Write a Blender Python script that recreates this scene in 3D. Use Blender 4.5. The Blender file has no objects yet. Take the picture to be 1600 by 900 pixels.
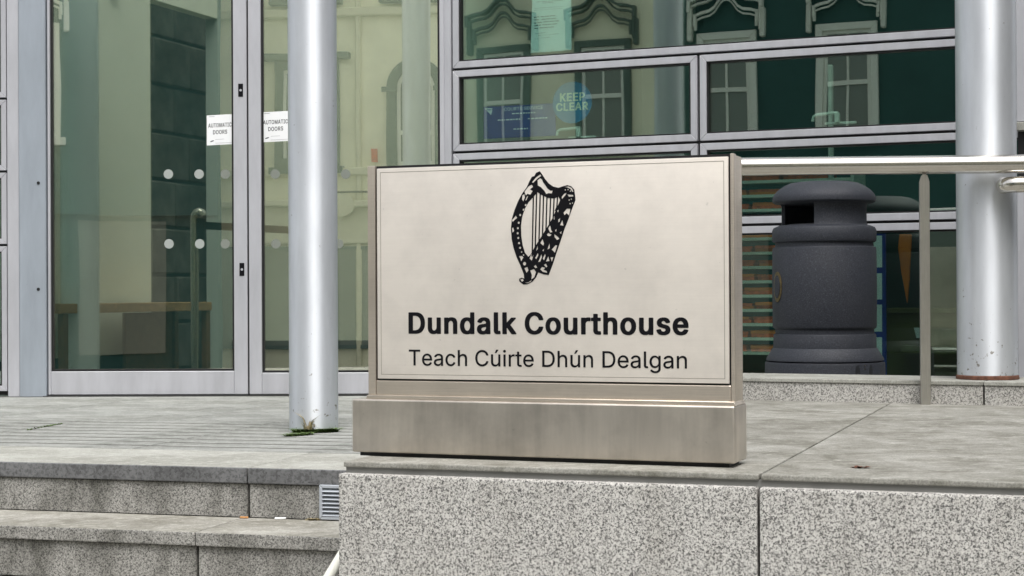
import bpy, bmesh, math, random
from mathutils import Vector, Matrix
random.seed(7)
sc = bpy.context.scene
R_ = math.radians

# ------------------------------------------------------------------ camera, sky, sun, exposure
EYE = Vector((0, 0, 1.61)); FPX = 2600.0
PITCH = math.atan(10 / FPX); ROLL = 0.005
_f = Vector((0, math.cos(PITCH), math.sin(PITCH))); _u0 = Vector((0, -math.sin(PITCH), math.cos(PITCH))); _r0 = Vector((1, 0, 0))
CR = _r0 * math.cos(ROLL) - _u0 * math.sin(ROLL); CU = _u0 * math.cos(ROLL) + _r0 * math.sin(ROLL); CF = _f
cam = bpy.data.cameras.new('camera'); camo = bpy.data.objects.new('camera', cam); sc.collection.objects.link(camo)
cam.sensor_width = 36; cam.lens = 36 * FPX / 1600; cam.clip_start = .05; cam.clip_end = 2000
camo.matrix_world = Matrix(((CR.x, CU.x, -CF.x, EYE.x), (CR.y, CU.y, -CF.y, EYE.y), (CR.z, CU.z, -CF.z, EYE.z), (0, 0, 0, 1)))
sc.camera = camo
world = bpy.data.worlds.new('World'); sc.world = world; world.use_nodes = True
wn = world.node_tree; bg = wn.nodes['Background']
sky = wn.nodes.new('ShaderNodeTexSky'); sky.sky_type = 'NISHITA'; sky.sun_disc = False
SUN_EL, SUN_AZ = 62.0, 166.0          # azimuth clockwise from +Y
sky.sun_elevation = R_(SUN_EL); sky.sun_rotation = R_(SUN_AZ)
sky.air_density = 1.0; sky.dust_density = 4.0; sky.ozone_density = 1.0
hs = wn.nodes.new('ShaderNodeHueSaturation'); hs.inputs['Saturation'].default_value = 0.22   # overcast: nearly grey sky
wn.links.new(sky.outputs[0], hs.inputs['Color']); wn.links.new(hs.outputs[0], bg.inputs[0]); bg.inputs[1].default_value = 0.15
sun = bpy.data.lights.new('sun', 'SUN'); sun.energy = 1.3; sun.angle = R_(34); sun.color = (1, .97, .92)
suno = bpy.data.objects.new('sun', sun); sc.collection.objects.link(suno)
sd = Vector((math.sin(R_(SUN_AZ)) * math.cos(R_(SUN_EL)), math.cos(R_(SUN_AZ)) * math.cos(R_(SUN_EL)), math.sin(R_(SUN_EL))))
suno.rotation_euler = (-sd).to_track_quat('-Z', 'Y').to_euler()
sc.view_settings.view_transform = 'Standard'; sc.view_settings.look = 'None'; sc.view_settings.gamma = 1
sc.view_settings.use_curve_mapping = False
sc.view_settings.exposure = 0.82
sc.render.engine = 'CYCLES'
sc.cycles.max_bounces = 10; sc.cycles.transparent_max_bounces = 16; sc.cycles.glossy_bounces = 5; sc.cycles.use_denoising = True

# ------------------------------------------------------------------ measuring helpers
def ray(px, py):
    return (CR * (px - 800) + CU * (450 - py) + CF * FPX).normalized()
def on_z(px, py, z):
    d = ray(px, py); return EYE + d * ((z - EYE.z) / d.z)
class Fr:                                   # a vertical plane: u to the right, v out of it, z up
    def __init__(s, o, deg, out=-1):
        t = R_(deg); s.o = Vector((o[0], o[1])); s.U = Vector((math.cos(t), -math.sin(t))); s.N = Vector((math.sin(t), math.cos(t))) * out
    def P(s, u, v, z):
        q = s.o + s.U * u + s.N * v; return Vector((q.x, q.y, z))
    def hit(s, a, d, v=0):
        n = Vector((s.N.x, s.N.y, 0)); o = s.P(0, v, 0)
        return a + d * ((o - a).dot(n) / d.dot(n))
    def uz(s, px, py, v=0):
        p = s.hit(EYE, ray(px, py), v); return (Vector((p.x, p.y)) - s.o).dot(s.U), p.z
    def u(s, px, v=0, py=450): return s.uz(px, py, v)[0]
    def z(s, px, py, v=0): return s.uz(px, py, v)[1]
class Fr2(Fr):
    def __init__(s, o, U, N): s.o = Vector(o); s.U = U; s.N = N
def mirrored(px, py, mf, tf):               # what a window shows: the point of plane tf seen in plane mf
    d = ray(px, py); p = mf.hit(EYE, d); n = Vector((mf.N.x, mf.N.y, 0)); r = d - n * (2 * d.dot(n))
    q = tf.hit(p, r); return (Vector((q.x, q.y)) - tf.o).dot(tf.U), q.z

# ------------------------------------------------------------------ object helpers
COL = sc.collection
def thing(name, label, cat, loc=(0, 0, 0), group=None):
    o = bpy.data.objects.new(name, None); COL.objects.link(o); o.location = loc; o.empty_display_size = .1
    o['label'] = label; o['category'] = cat
    if group: o['group'] = group
    return o
def tag(o, label, cat, group=None):
    o['label'] = label; o['category'] = cat
    if group: o['group'] = group
    return o
def world_loc(o):
    v = Vector(o.location)
    while o.parent: o = o.parent; v += Vector(o.location)
    return v
def link(name, me, mat, parent=None, loc=None):
    o = bpy.data.objects.new(name, me); COL.objects.link(o)
    if mat is not None and len(me.materials) == 0: me.materials.append(mat)
    if loc is not None: o.location = loc
    if parent: o.parent = parent
    return o
def obj(name, bm, mat, parent=None, smooth=False, kind=None, label=None, top=None):
    bmesh.ops.recalc_face_normals(bm, faces=bm.faces)
    xs = [v.co for v in bm.verts]
    lo = Vector([min(c[i] for c in xs) for i in range(3)]); hi = Vector([max(c[i] for c in xs) for i in range(3)])
    org = Vector(((lo.x + hi.x) / 2, (lo.y + hi.y) / 2, lo.z))
    for v in bm.verts: v.co -= org
    me = bpy.data.meshes.new(name); bm.to_mesh(me); bm.free()
    if smooth:
        for p in me.polygons: p.use_smooth = True
        try: me.set_sharp_from_angle(angle=R_(38))
        except Exception: pass
    base = world_loc(parent) if parent else Vector((0, 0, 0))
    o = link(name, me, mat, parent, org - base)
    if top is not None:
        me.materials.append(top)
        for p in me.polygons: p.material_index = 1 if p.normal.z > .9 else 0
    if kind: o['kind'] = kind
    if label: o['label'] = label
    return o
def NB(): return bmesh.new()
def bevel_new(bm, old, w, seg=1):
    es = [e for e in bm.edges if e not in old]
    if w > 0: bmesh.ops.bevel(bm, geom=es, offset=w, segments=seg, affect='EDGES', profile=.6)
def hexa(bm, c, bev=0, seg=1):              # 8 corners: 4 of one face, 4 of the opposite
    old = set(bm.edges)
    vs = [bm.verts.new(p) for p in c]
    for f in ((0, 1, 2, 3), (7, 6, 5, 4), (0, 4, 5, 1), (1, 5, 6, 2), (2, 6, 7, 3), (3, 7, 4, 0)): bm.faces.new([vs[i] for i in f])
    bevel_new(bm, old, bev, seg)
def fbox(bm, F, u0, u1, v0, v1, z0, z1, bev=0, seg=1):
    hexa(bm, [F.P(u0, v0, z0), F.P(u1, v0, z0), F.P(u1, v0, z1), F.P(u0, v0, z1), F.P(u0, v1, z0), F.P(u1, v1, z0), F.P(u1, v1, z1), F.P(u0, v1, z1)], bev, seg)
def box(F, u0, u1, v0, v1, z0, z1, bev=0, seg=1):
    bm = NB(); fbox(bm, F, u0, u1, v0, v1, z0, z1, bev, seg); return bm
def prism(bm, F, pts, v0, v1, bev=0):       # pts: (u,z) polygon
    old = set(bm.edges)
    a = [bm.verts.new(F.P(u, v0, z)) for u, z in pts]; b = [bm.verts.new(F.P(u, v1, z)) for u, z in pts]
    n = len(pts); bm.faces.new(a); bm.faces.new(b[::-1])
    for i in range(n): bm.faces.new([a[i], b[i], b[(i + 1) % n], a[(i + 1) % n]])
    bevel_new(bm, old, bev)
def mitred(bm, F, u0, u1, z0, z1, w, v0, v1, g=.0008, bev=.002):
    i0, i1, j0, j1 = u0 + w, u1 - w, z0 + w, z1 - w
    prism(bm, F, [(u0 + g, z0), (u1 - g, z0), (i1 - g, j0), (i0 + g, j0)], v0, v1, bev)
    prism(bm, F, [(u0 + g, z1), (u1 - g, z1), (i1 - g, j1), (i0 + g, j1)], v0, v1, bev)
    prism(bm, F, [(u0, z0 + g), (u0, z1 - g), (i0, j1 - g), (i0, j0 + g)], v0, v1, bev)
    prism(bm, F, [(u1, z0 + g), (u1, z1 - g), (i1, j1 - g), (i1, j0 + g)], v0, v1, bev)
def lathe(bm, c, prof, n=48, a0=0, a1=2 * math.pi, close=True):   # prof: (r,z)
    full = abs(a1 - a0 - 2 * math.pi) < 1e-6
    rings = []
    for k in range(n if full else n + 1):
        a = a0 + (a1 - a0) * k / n
        rings.append([bm.verts.new((c[0] + r * math.cos(a), c[1] + r * math.sin(a), z)) for r, z in prof])
    m = len(prof)
    for k in range(n):
        A = rings[k]; B = rings[(k + 1) % len(rings)]
        for j in range(m - 1): bm.faces.new([A[j], B[j], B[j + 1], A[j + 1]])
    if close and full:
        bm.faces.new([r[0] for r in rings][::-1]); bm.faces.new([r[-1] for r in rings])
    return rings
def tube(bm, pts, r, n=16, cap=True):
    pts = [Vector(p) for p in pts]; prev = None; rings = []
    for i, p in enumerate(pts):
        t = ((pts[min(i + 1, len(pts) - 1)] - p).normalized() + (p - pts[max(i - 1, 0)]).normalized()).normalized()
        up = Vector((0, 0, 1)) if abs(t.z) < .9 else Vector((1, 0, 0))
        if prev is not None: up = prev
        s = t.cross(up).normalized(); w = s.cross(t).normalized(); prev = w
        rr = r[i] if isinstance(r, (list, tuple)) else r
        rings.append([bm.verts.new(p + (s * math.cos(2 * math.pi * k / n) + w * math.sin(2 * math.pi * k / n)) * rr) for k in range(n)])
    for a, b in zip(rings, rings[1:]):
        for k in range(n): bm.faces.new([a[k], a[(k + 1) % n], b[(k + 1) % n], b[k]])
    if cap: bm.faces.new(rings[0][::-1]); bm.faces.new(rings[-1])
def flat_fill(splines, off=0.0):                     # closed polygons (x,y), nested ones become holes -> list of triangles
    cu = bpy.data.curves.new('tmp', 'CURVE'); cu.dimensions = '2D'; cu.fill_mode = 'BOTH'; cu.offset = off
    for pts in splines:
        s = cu.splines.new('POLY'); s.points.add(len(pts) - 1); s.use_cyclic_u = True
        for p, q in zip(s.points, pts): p.co = (q[0], q[1], 0, 1)
    o = bpy.data.objects.new('tmp', cu); COL.objects.link(o)
    me = bpy.data.meshes.new_from_object(o.evaluated_get(bpy.context.evaluated_depsgraph_get()))
    r = ([(v.co.x, v.co.y) for v in me.vertices], [tuple(p.vertices) for p in me.polygons])
    bpy.data.objects.remove(o); bpy.data.curves.remove(cu); bpy.data.meshes.remove(me)
    return r
# letter outlines, thousandths of the type size: advance, closed loops
GLYPH = {
 ' ': (188, []),
 'A': (487, [[[17,-3],[13,1],[19,19],[196,505],[203,512],[275,511],[281,505],[291,479],[457,27],[465,1],[461,-3],[457,-4],[399,-4],[392,-1],[347,123],[342,135],[339,138],[143,138],[139,137],[135,131],[88,-1],[81,-4]],[[162,203],[311,202],[315,202],[317,205],[261,369],[243,429],[239,437],[235,429],[205,333],[162,207]]]),
 'C': (517, [[[253,-10],[233,-9],[203,-2],[181,6],[153,19],[127,37],[95,69],[69,110],[51,154],[38,212],[36,270],[38,296],[45,332],[55,366],[65,390],[83,422],[95,439],[126,470],[151,488],[183,504],[207,512],[239,519],[293,519],[333,510],[357,502],[383,488],[417,463],[441,435],[456,412],[473,366],[476,346],[469,343],[409,344],[405,348],[397,372],[391,384],[371,413],[349,430],[329,440],[311,446],[289,451],[249,451],[225,446],[191,432],[170,418],[150,398],[141,384],[127,358],[119,336],[112,310],[108,280],[108,226],[112,198],[119,172],[130,142],[141,124],[154,106],[171,89],[185,80],[209,68],[237,60],[251,57],[281,57],[305,61],[327,68],[347,78],[365,91],[385,114],[397,136],[404,156],[409,162],[469,163],[474,160],[476,154],[461,108],[451,90],[432,62],[400,32],[367,11],[337,0],[303,-9],[281,-11]]]),
 'D': (509, [[[61,-3],[57,1],[56,5],[57,507],[61,511],[65,512],[259,512],[293,505],[321,497],[351,483],[379,464],[401,444],[421,419],[437,391],[449,363],[460,327],[466,269],[464,213],[460,183],[451,153],[431,109],[408,75],[379,46],[351,27],[315,11],[283,2],[233,-4]],[[131,61],[211,60],[221,62],[247,62],[271,67],[297,75],[317,85],[338,99],[363,126],[375,149],[385,177],[394,223],[394,289],[383,339],[375,361],[365,379],[352,397],[336,413],[321,423],[301,433],[275,442],[233,448],[135,448],[130,445],[130,67]]]),
 'E': (426, [[[61,-3],[57,1],[56,5],[57,507],[61,511],[65,512],[371,511],[376,505],[376,457],[374,451],[369,448],[137,448],[131,447],[130,297],[131,291],[353,290],[357,288],[360,283],[360,235],[358,227],[351,224],[131,223],[130,217],[130,65],[131,61],[135,60],[373,60],[377,58],[380,53],[379,1],[375,-3],[371,-4]]]),
 'H': (524, [[[61,-3],[57,1],[56,7],[56,501],[58,509],[65,512],[121,512],[125,511],[129,507],[130,299],[131,293],[381,292],[387,293],[388,297],[389,507],[393,511],[397,512],[453,512],[459,510],[462,501],[462,7],[460,-1],[453,-4],[397,-4],[393,-3],[389,1],[388,221],[387,227],[137,228],[131,227],[130,223],[129,1],[125,-3],[121,-4]]]),
 'I': (307, [[[32,-3],[28,1],[27,5],[27,51],[30,58],[36,60],[110,60],[115,63],[115,441],[115,445],[112,448],[36,448],[30,450],[27,457],[28,507],[32,511],[36,512],[268,511],[272,507],[273,503],[273,457],[270,450],[264,448],[192,448],[187,445],[187,67],[187,63],[190,60],[264,60],[270,58],[273,51],[272,1],[268,-3],[264,-4]]]),
 'M': (635, [[[61,-3],[57,1],[56,7],[56,501],[58,509],[65,512],[147,512],[151,511],[157,505],[283,183],[311,97],[315,90],[349,189],[471,505],[477,511],[481,512],[563,512],[569,510],[572,501],[572,7],[570,-1],[563,-4],[509,-4],[503,-2],[500,3],[501,400],[499,399],[493,383],[459,289],[347,3],[339,-4],[293,-4],[287,-3],[281,3],[167,289],[129,395],[125,402],[126,3],[124,-1],[119,-4]]]),
 'O': (540, [[[253,-10],[233,-9],[203,-2],[181,6],[149,22],[127,37],[104,60],[81,90],[69,110],[59,132],[44,178],[38,212],[36,240],[38,296],[51,354],[66,394],[84,424],[100,444],[127,471],[155,491],[183,504],[207,512],[239,519],[297,519],[329,512],[357,502],[383,488],[408,470],[434,444],[451,422],[468,394],[481,362],[490,330],[496,288],[496,218],[487,168],[481,146],[468,114],[453,90],[435,65],[408,38],[385,22],[353,6],[331,-2],[301,-9],[279,-11]],[[246,58],[287,57],[305,62],[329,70],[345,77],[367,93],[380,106],[391,122],[409,156],[421,194],[426,226],[426,282],[422,312],[411,348],[393,384],[374,410],[347,430],[327,440],[287,451],[249,451],[225,446],[203,439],[183,428],[172,420],[145,391],[127,358],[113,312],[108,282],[108,228],[112,198],[119,172],[127,150],[141,124],[163,97],[185,80],[209,68]]]),
 'R': (456, [[[61,-3],[57,1],[56,5],[57,507],[61,511],[65,512],[259,512],[293,507],[333,493],[370,467],[383,451],[402,419],[409,395],[412,379],[412,327],[409,309],[403,291],[385,256],[365,234],[333,213],[323,209],[321,205],[427,9],[430,3],[430,-1],[425,-4],[419,-4],[357,-4],[350,-1],[245,193],[137,194],[131,193],[130,189],[129,1],[125,-3],[121,-4]],[[131,259],[229,258],[257,260],[285,267],[311,278],[329,299],[335,313],[340,333],[340,371],[336,391],[322,417],[311,428],[299,435],[267,446],[247,448],[131,447],[130,439],[130,265]]]),
 'S': (454, [[[199,-12],[147,-2],[107,16],[91,27],[66,52],[50,76],[43,94],[37,116],[34,132],[36,138],[43,141],[103,140],[109,132],[115,110],[123,94],[141,76],[159,66],[187,57],[213,53],[239,53],[265,57],[285,64],[311,78],[324,90],[336,110],[342,128],[342,148],[335,168],[326,182],[305,196],[293,202],[259,214],[195,232],[147,248],[125,258],[94,278],[73,299],[63,314],[55,330],[48,364],[48,390],[61,430],[73,451],[91,471],[123,494],[159,510],[179,515],[209,519],[249,519],[277,514],[315,502],[353,479],[374,458],[390,434],[404,394],[404,376],[397,373],[339,374],[333,380],[329,398],[319,416],[313,424],[297,436],[287,442],[259,451],[233,455],[213,455],[195,452],[169,444],[147,432],[136,422],[124,404],[120,390],[120,362],[123,354],[132,338],[146,324],[161,315],[209,298],[275,280],[311,268],[361,241],[383,221],[399,198],[405,184],[412,152],[412,120],[401,84],[387,60],[360,30],[341,16],[301,-2],[275,-9],[247,-13]]]),
 'T': (456, [[[195,-3],[191,1],[190,5],[190,445],[185,448],[33,449],[28,455],[29,507],[33,511],[37,512],[417,511],[421,507],[422,499],[422,455],[417,449],[267,448],[262,445],[262,3],[260,-1],[255,-4]]]),
 'U': (524, [[[231,-11],[173,3],[151,13],[134,23],[115,38],[96,57],[83,77],[69,105],[60,133],[56,165],[57,507],[63,512],[119,512],[125,510],[128,505],[128,165],[133,141],[138,125],[149,107],[161,90],[187,72],[199,67],[229,58],[245,56],[275,56],[315,65],[345,81],[365,100],[373,113],[379,127],[388,157],[390,183],[390,505],[393,510],[397,512],[457,511],[461,507],[462,503],[462,177],[460,147],[455,125],[447,101],[437,81],[425,63],[406,41],[385,25],[363,11],[339,1],[285,-12]]]),
 'V': (487, [[[205,-3],[199,3],[193,19],[15,501],[14,509],[21,512],[79,512],[83,511],[89,505],[205,181],[231,99],[241,72],[244,75],[277,181],[390,505],[397,512],[461,511],[465,505],[459,487],[283,3],[275,-4]]]),
 'a': (396, [[[143,-12],[115,-6],[81,8],[51,35],[41,50],[31,74],[26,96],[26,120],[35,152],[44,168],[67,191],[93,204],[123,214],[155,221],[241,231],[263,238],[269,243],[272,250],[272,266],[267,288],[258,304],[243,316],[223,324],[203,327],[171,325],[155,320],[137,312],[115,293],[104,276],[97,271],[45,286],[40,290],[39,294],[47,312],[62,334],[75,347],[107,369],[137,380],[167,387],[225,387],[263,376],[298,356],[319,333],[333,306],[340,276],[342,246],[342,2],[340,-2],[335,-5],[279,-4],[274,2],[273,42],[243,13],[217,-2],[189,-10],[173,-13]],[[160,50],[185,49],[217,58],[239,70],[252,82],[265,104],[272,128],[271,180],[229,171],[145,158],[121,148],[106,138],[101,128],[96,110],[97,92],[105,74],[113,66],[131,56],[147,51]]]),
 'c': (403, [[[183,-11],[151,-3],[113,15],[80,45],[65,63],[47,97],[36,131],[30,179],[32,219],[41,263],[59,303],[74,325],[103,354],[123,368],[157,381],[185,388],[231,388],[259,381],[281,373],[317,352],[334,335],[351,311],[361,291],[365,277],[361,273],[303,259],[299,263],[291,281],[277,301],[267,309],[247,319],[231,324],[195,326],[175,321],[158,315],[144,305],[127,285],[117,269],[106,239],[100,203],[100,175],[104,145],[113,115],[127,90],[146,69],[169,57],[201,50],[233,53],[251,59],[269,69],[285,84],[294,99],[299,113],[305,119],[311,119],[359,107],[366,99],[353,69],[337,44],[313,22],[299,13],[259,-6],[225,-12]]]),
 'e': (411, [[[187,-11],[141,1],[113,15],[101,24],[65,62],[47,97],[37,129],[30,163],[30,211],[37,249],[51,290],[71,322],[97,350],[119,365],[155,381],[183,388],[225,388],[251,383],[273,375],[293,365],[322,343],[334,331],[345,315],[361,281],[372,243],[376,189],[375,169],[371,165],[367,164],[103,164],[100,161],[104,137],[114,105],[124,89],[149,67],[177,55],[201,50],[237,52],[259,59],[271,65],[286,77],[301,102],[309,108],[365,95],[369,91],[362,71],[348,49],[337,36],[312,15],[301,9],[285,1],[247,-10],[227,-12]],[[102,225],[299,224],[303,225],[304,233],[295,265],[285,285],[263,310],[249,317],[231,323],[219,326],[195,326],[179,323],[161,318],[146,309],[128,293],[115,273],[107,255],[102,237]]]),
 'g': (432, [[[189,-154],[171,-153],[135,-144],[101,-128],[85,-117],[62,-94],[51,-76],[49,-68],[53,-64],[101,-38],[130,-70],[151,-83],[167,-88],[189,-93],[227,-93],[249,-88],[263,-83],[283,-70],[290,-64],[299,-48],[305,-30],[308,-2],[307,60],[305,60],[292,42],[280,30],[263,18],[243,8],[215,1],[177,1],[153,6],[119,19],[95,35],[72,58],[55,84],[43,110],[34,140],[30,168],[30,216],[35,244],[45,278],[61,312],[74,330],[96,352],[111,364],[135,376],[153,382],[177,387],[225,387],[241,382],[265,370],[275,363],[294,344],[303,331],[309,327],[310,376],[313,381],[319,383],[371,382],[375,378],[376,372],[376,-28],[371,-54],[361,-78],[346,-100],[327,-119],[309,-130],[291,-140],[253,-151],[225,-155]],[[188,64],[217,63],[229,65],[251,72],[267,81],[283,97],[295,119],[301,138],[308,168],[308,214],[306,228],[301,248],[289,278],[274,300],[263,308],[251,316],[223,325],[185,324],[159,316],[141,305],[119,276],[109,250],[102,226],[100,202],[102,158],[109,134],[123,104],[140,84],[155,74]]]),
 'h': (417, [[[54,-3],[50,1],[49,5],[49,505],[52,510],[56,512],[112,512],[117,509],[119,503],[120,335],[122,335],[142,358],[154,367],[172,377],[188,383],[210,388],[244,388],[282,379],[310,363],[329,345],[347,317],[356,287],[361,259],[361,3],[358,-2],[352,-4],[300,-4],[294,1],[293,231],[291,257],[286,275],[273,299],[261,311],[246,319],[230,324],[196,324],[170,317],[145,303],[127,277],[120,251],[118,1],[112,-4]]]),
 'i': (174, [[[54,-3],[50,1],[49,5],[49,375],[51,379],[56,382],[112,382],[117,379],[119,373],[119,3],[117,-1],[112,-4]],[[72,441],[60,446],[42,465],[37,479],[40,497],[47,509],[56,518],[67,525],[80,528],[100,525],[114,516],[122,507],[130,491],[130,475],[117,453],[106,445],[94,440]]]),
 'l': (196, [[[120,-5],[102,-1],[90,4],[70,20],[54,49],[49,69],[49,503],[51,509],[56,512],[112,512],[116,510],[119,505],[119,75],[124,63],[130,59],[142,56],[168,58],[173,55],[185,5],[180,-1],[160,-6]]]),
 'n': (417, [[[54,-3],[50,1],[49,5],[50,377],[54,381],[58,382],[112,381],[117,375],[118,332],[122,334],[141,357],[154,367],[182,381],[210,388],[244,388],[268,383],[286,378],[310,363],[329,345],[347,317],[352,303],[361,261],[360,1],[354,-4],[304,-4],[298,-3],[294,1],[293,231],[291,257],[286,275],[273,299],[261,311],[246,319],[230,324],[196,324],[170,317],[145,303],[127,277],[120,251],[118,1],[112,-4]]]),
 'r': (266, [[[54,-3],[50,1],[49,5],[50,377],[56,382],[112,381],[117,375],[117,341],[118,338],[120,338],[140,362],[168,379],[196,388],[242,387],[246,383],[247,379],[247,327],[244,320],[240,319],[216,322],[198,322],[184,319],[160,311],[146,302],[135,291],[127,279],[119,253],[119,3],[117,-1],[112,-4]]]),
 't': (234, [[[147,-7],[123,-1],[103,9],[93,16],[77,35],[67,57],[62,77],[62,319],[57,322],[9,322],[5,324],[2,329],[2,373],[5,380],[11,382],[57,382],[62,385],[62,467],[65,472],[69,474],[123,474],[129,469],[131,383],[201,382],[205,380],[208,375],[208,329],[203,323],[135,322],[130,319],[130,91],[133,75],[139,62],[151,57],[165,54],[183,54],[199,57],[203,56],[207,49],[216,7],[215,3],[211,-2],[201,-6],[187,-8]]]),
 'ú': (417, [[[166,-8],[144,-4],[126,2],[100,17],[77,40],[72,48],[64,62],[56,84],[49,122],[50,378],[54,382],[62,383],[112,383],[118,378],[119,124],[122,110],[132,87],[144,73],[154,66],[166,60],[184,55],[214,55],[240,62],[262,75],[271,84],[278,96],[288,120],[293,158],[294,378],[300,383],[356,382],[360,378],[361,374],[360,0],[356,-4],[352,-5],[304,-5],[298,-3],[295,2],[294,50],[275,28],[260,15],[232,0],[200,-9]],[[180,426],[176,430],[177,434],[224,531],[230,533],[288,533],[295,530],[295,524],[230,427],[224,425]]]),
}
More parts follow.
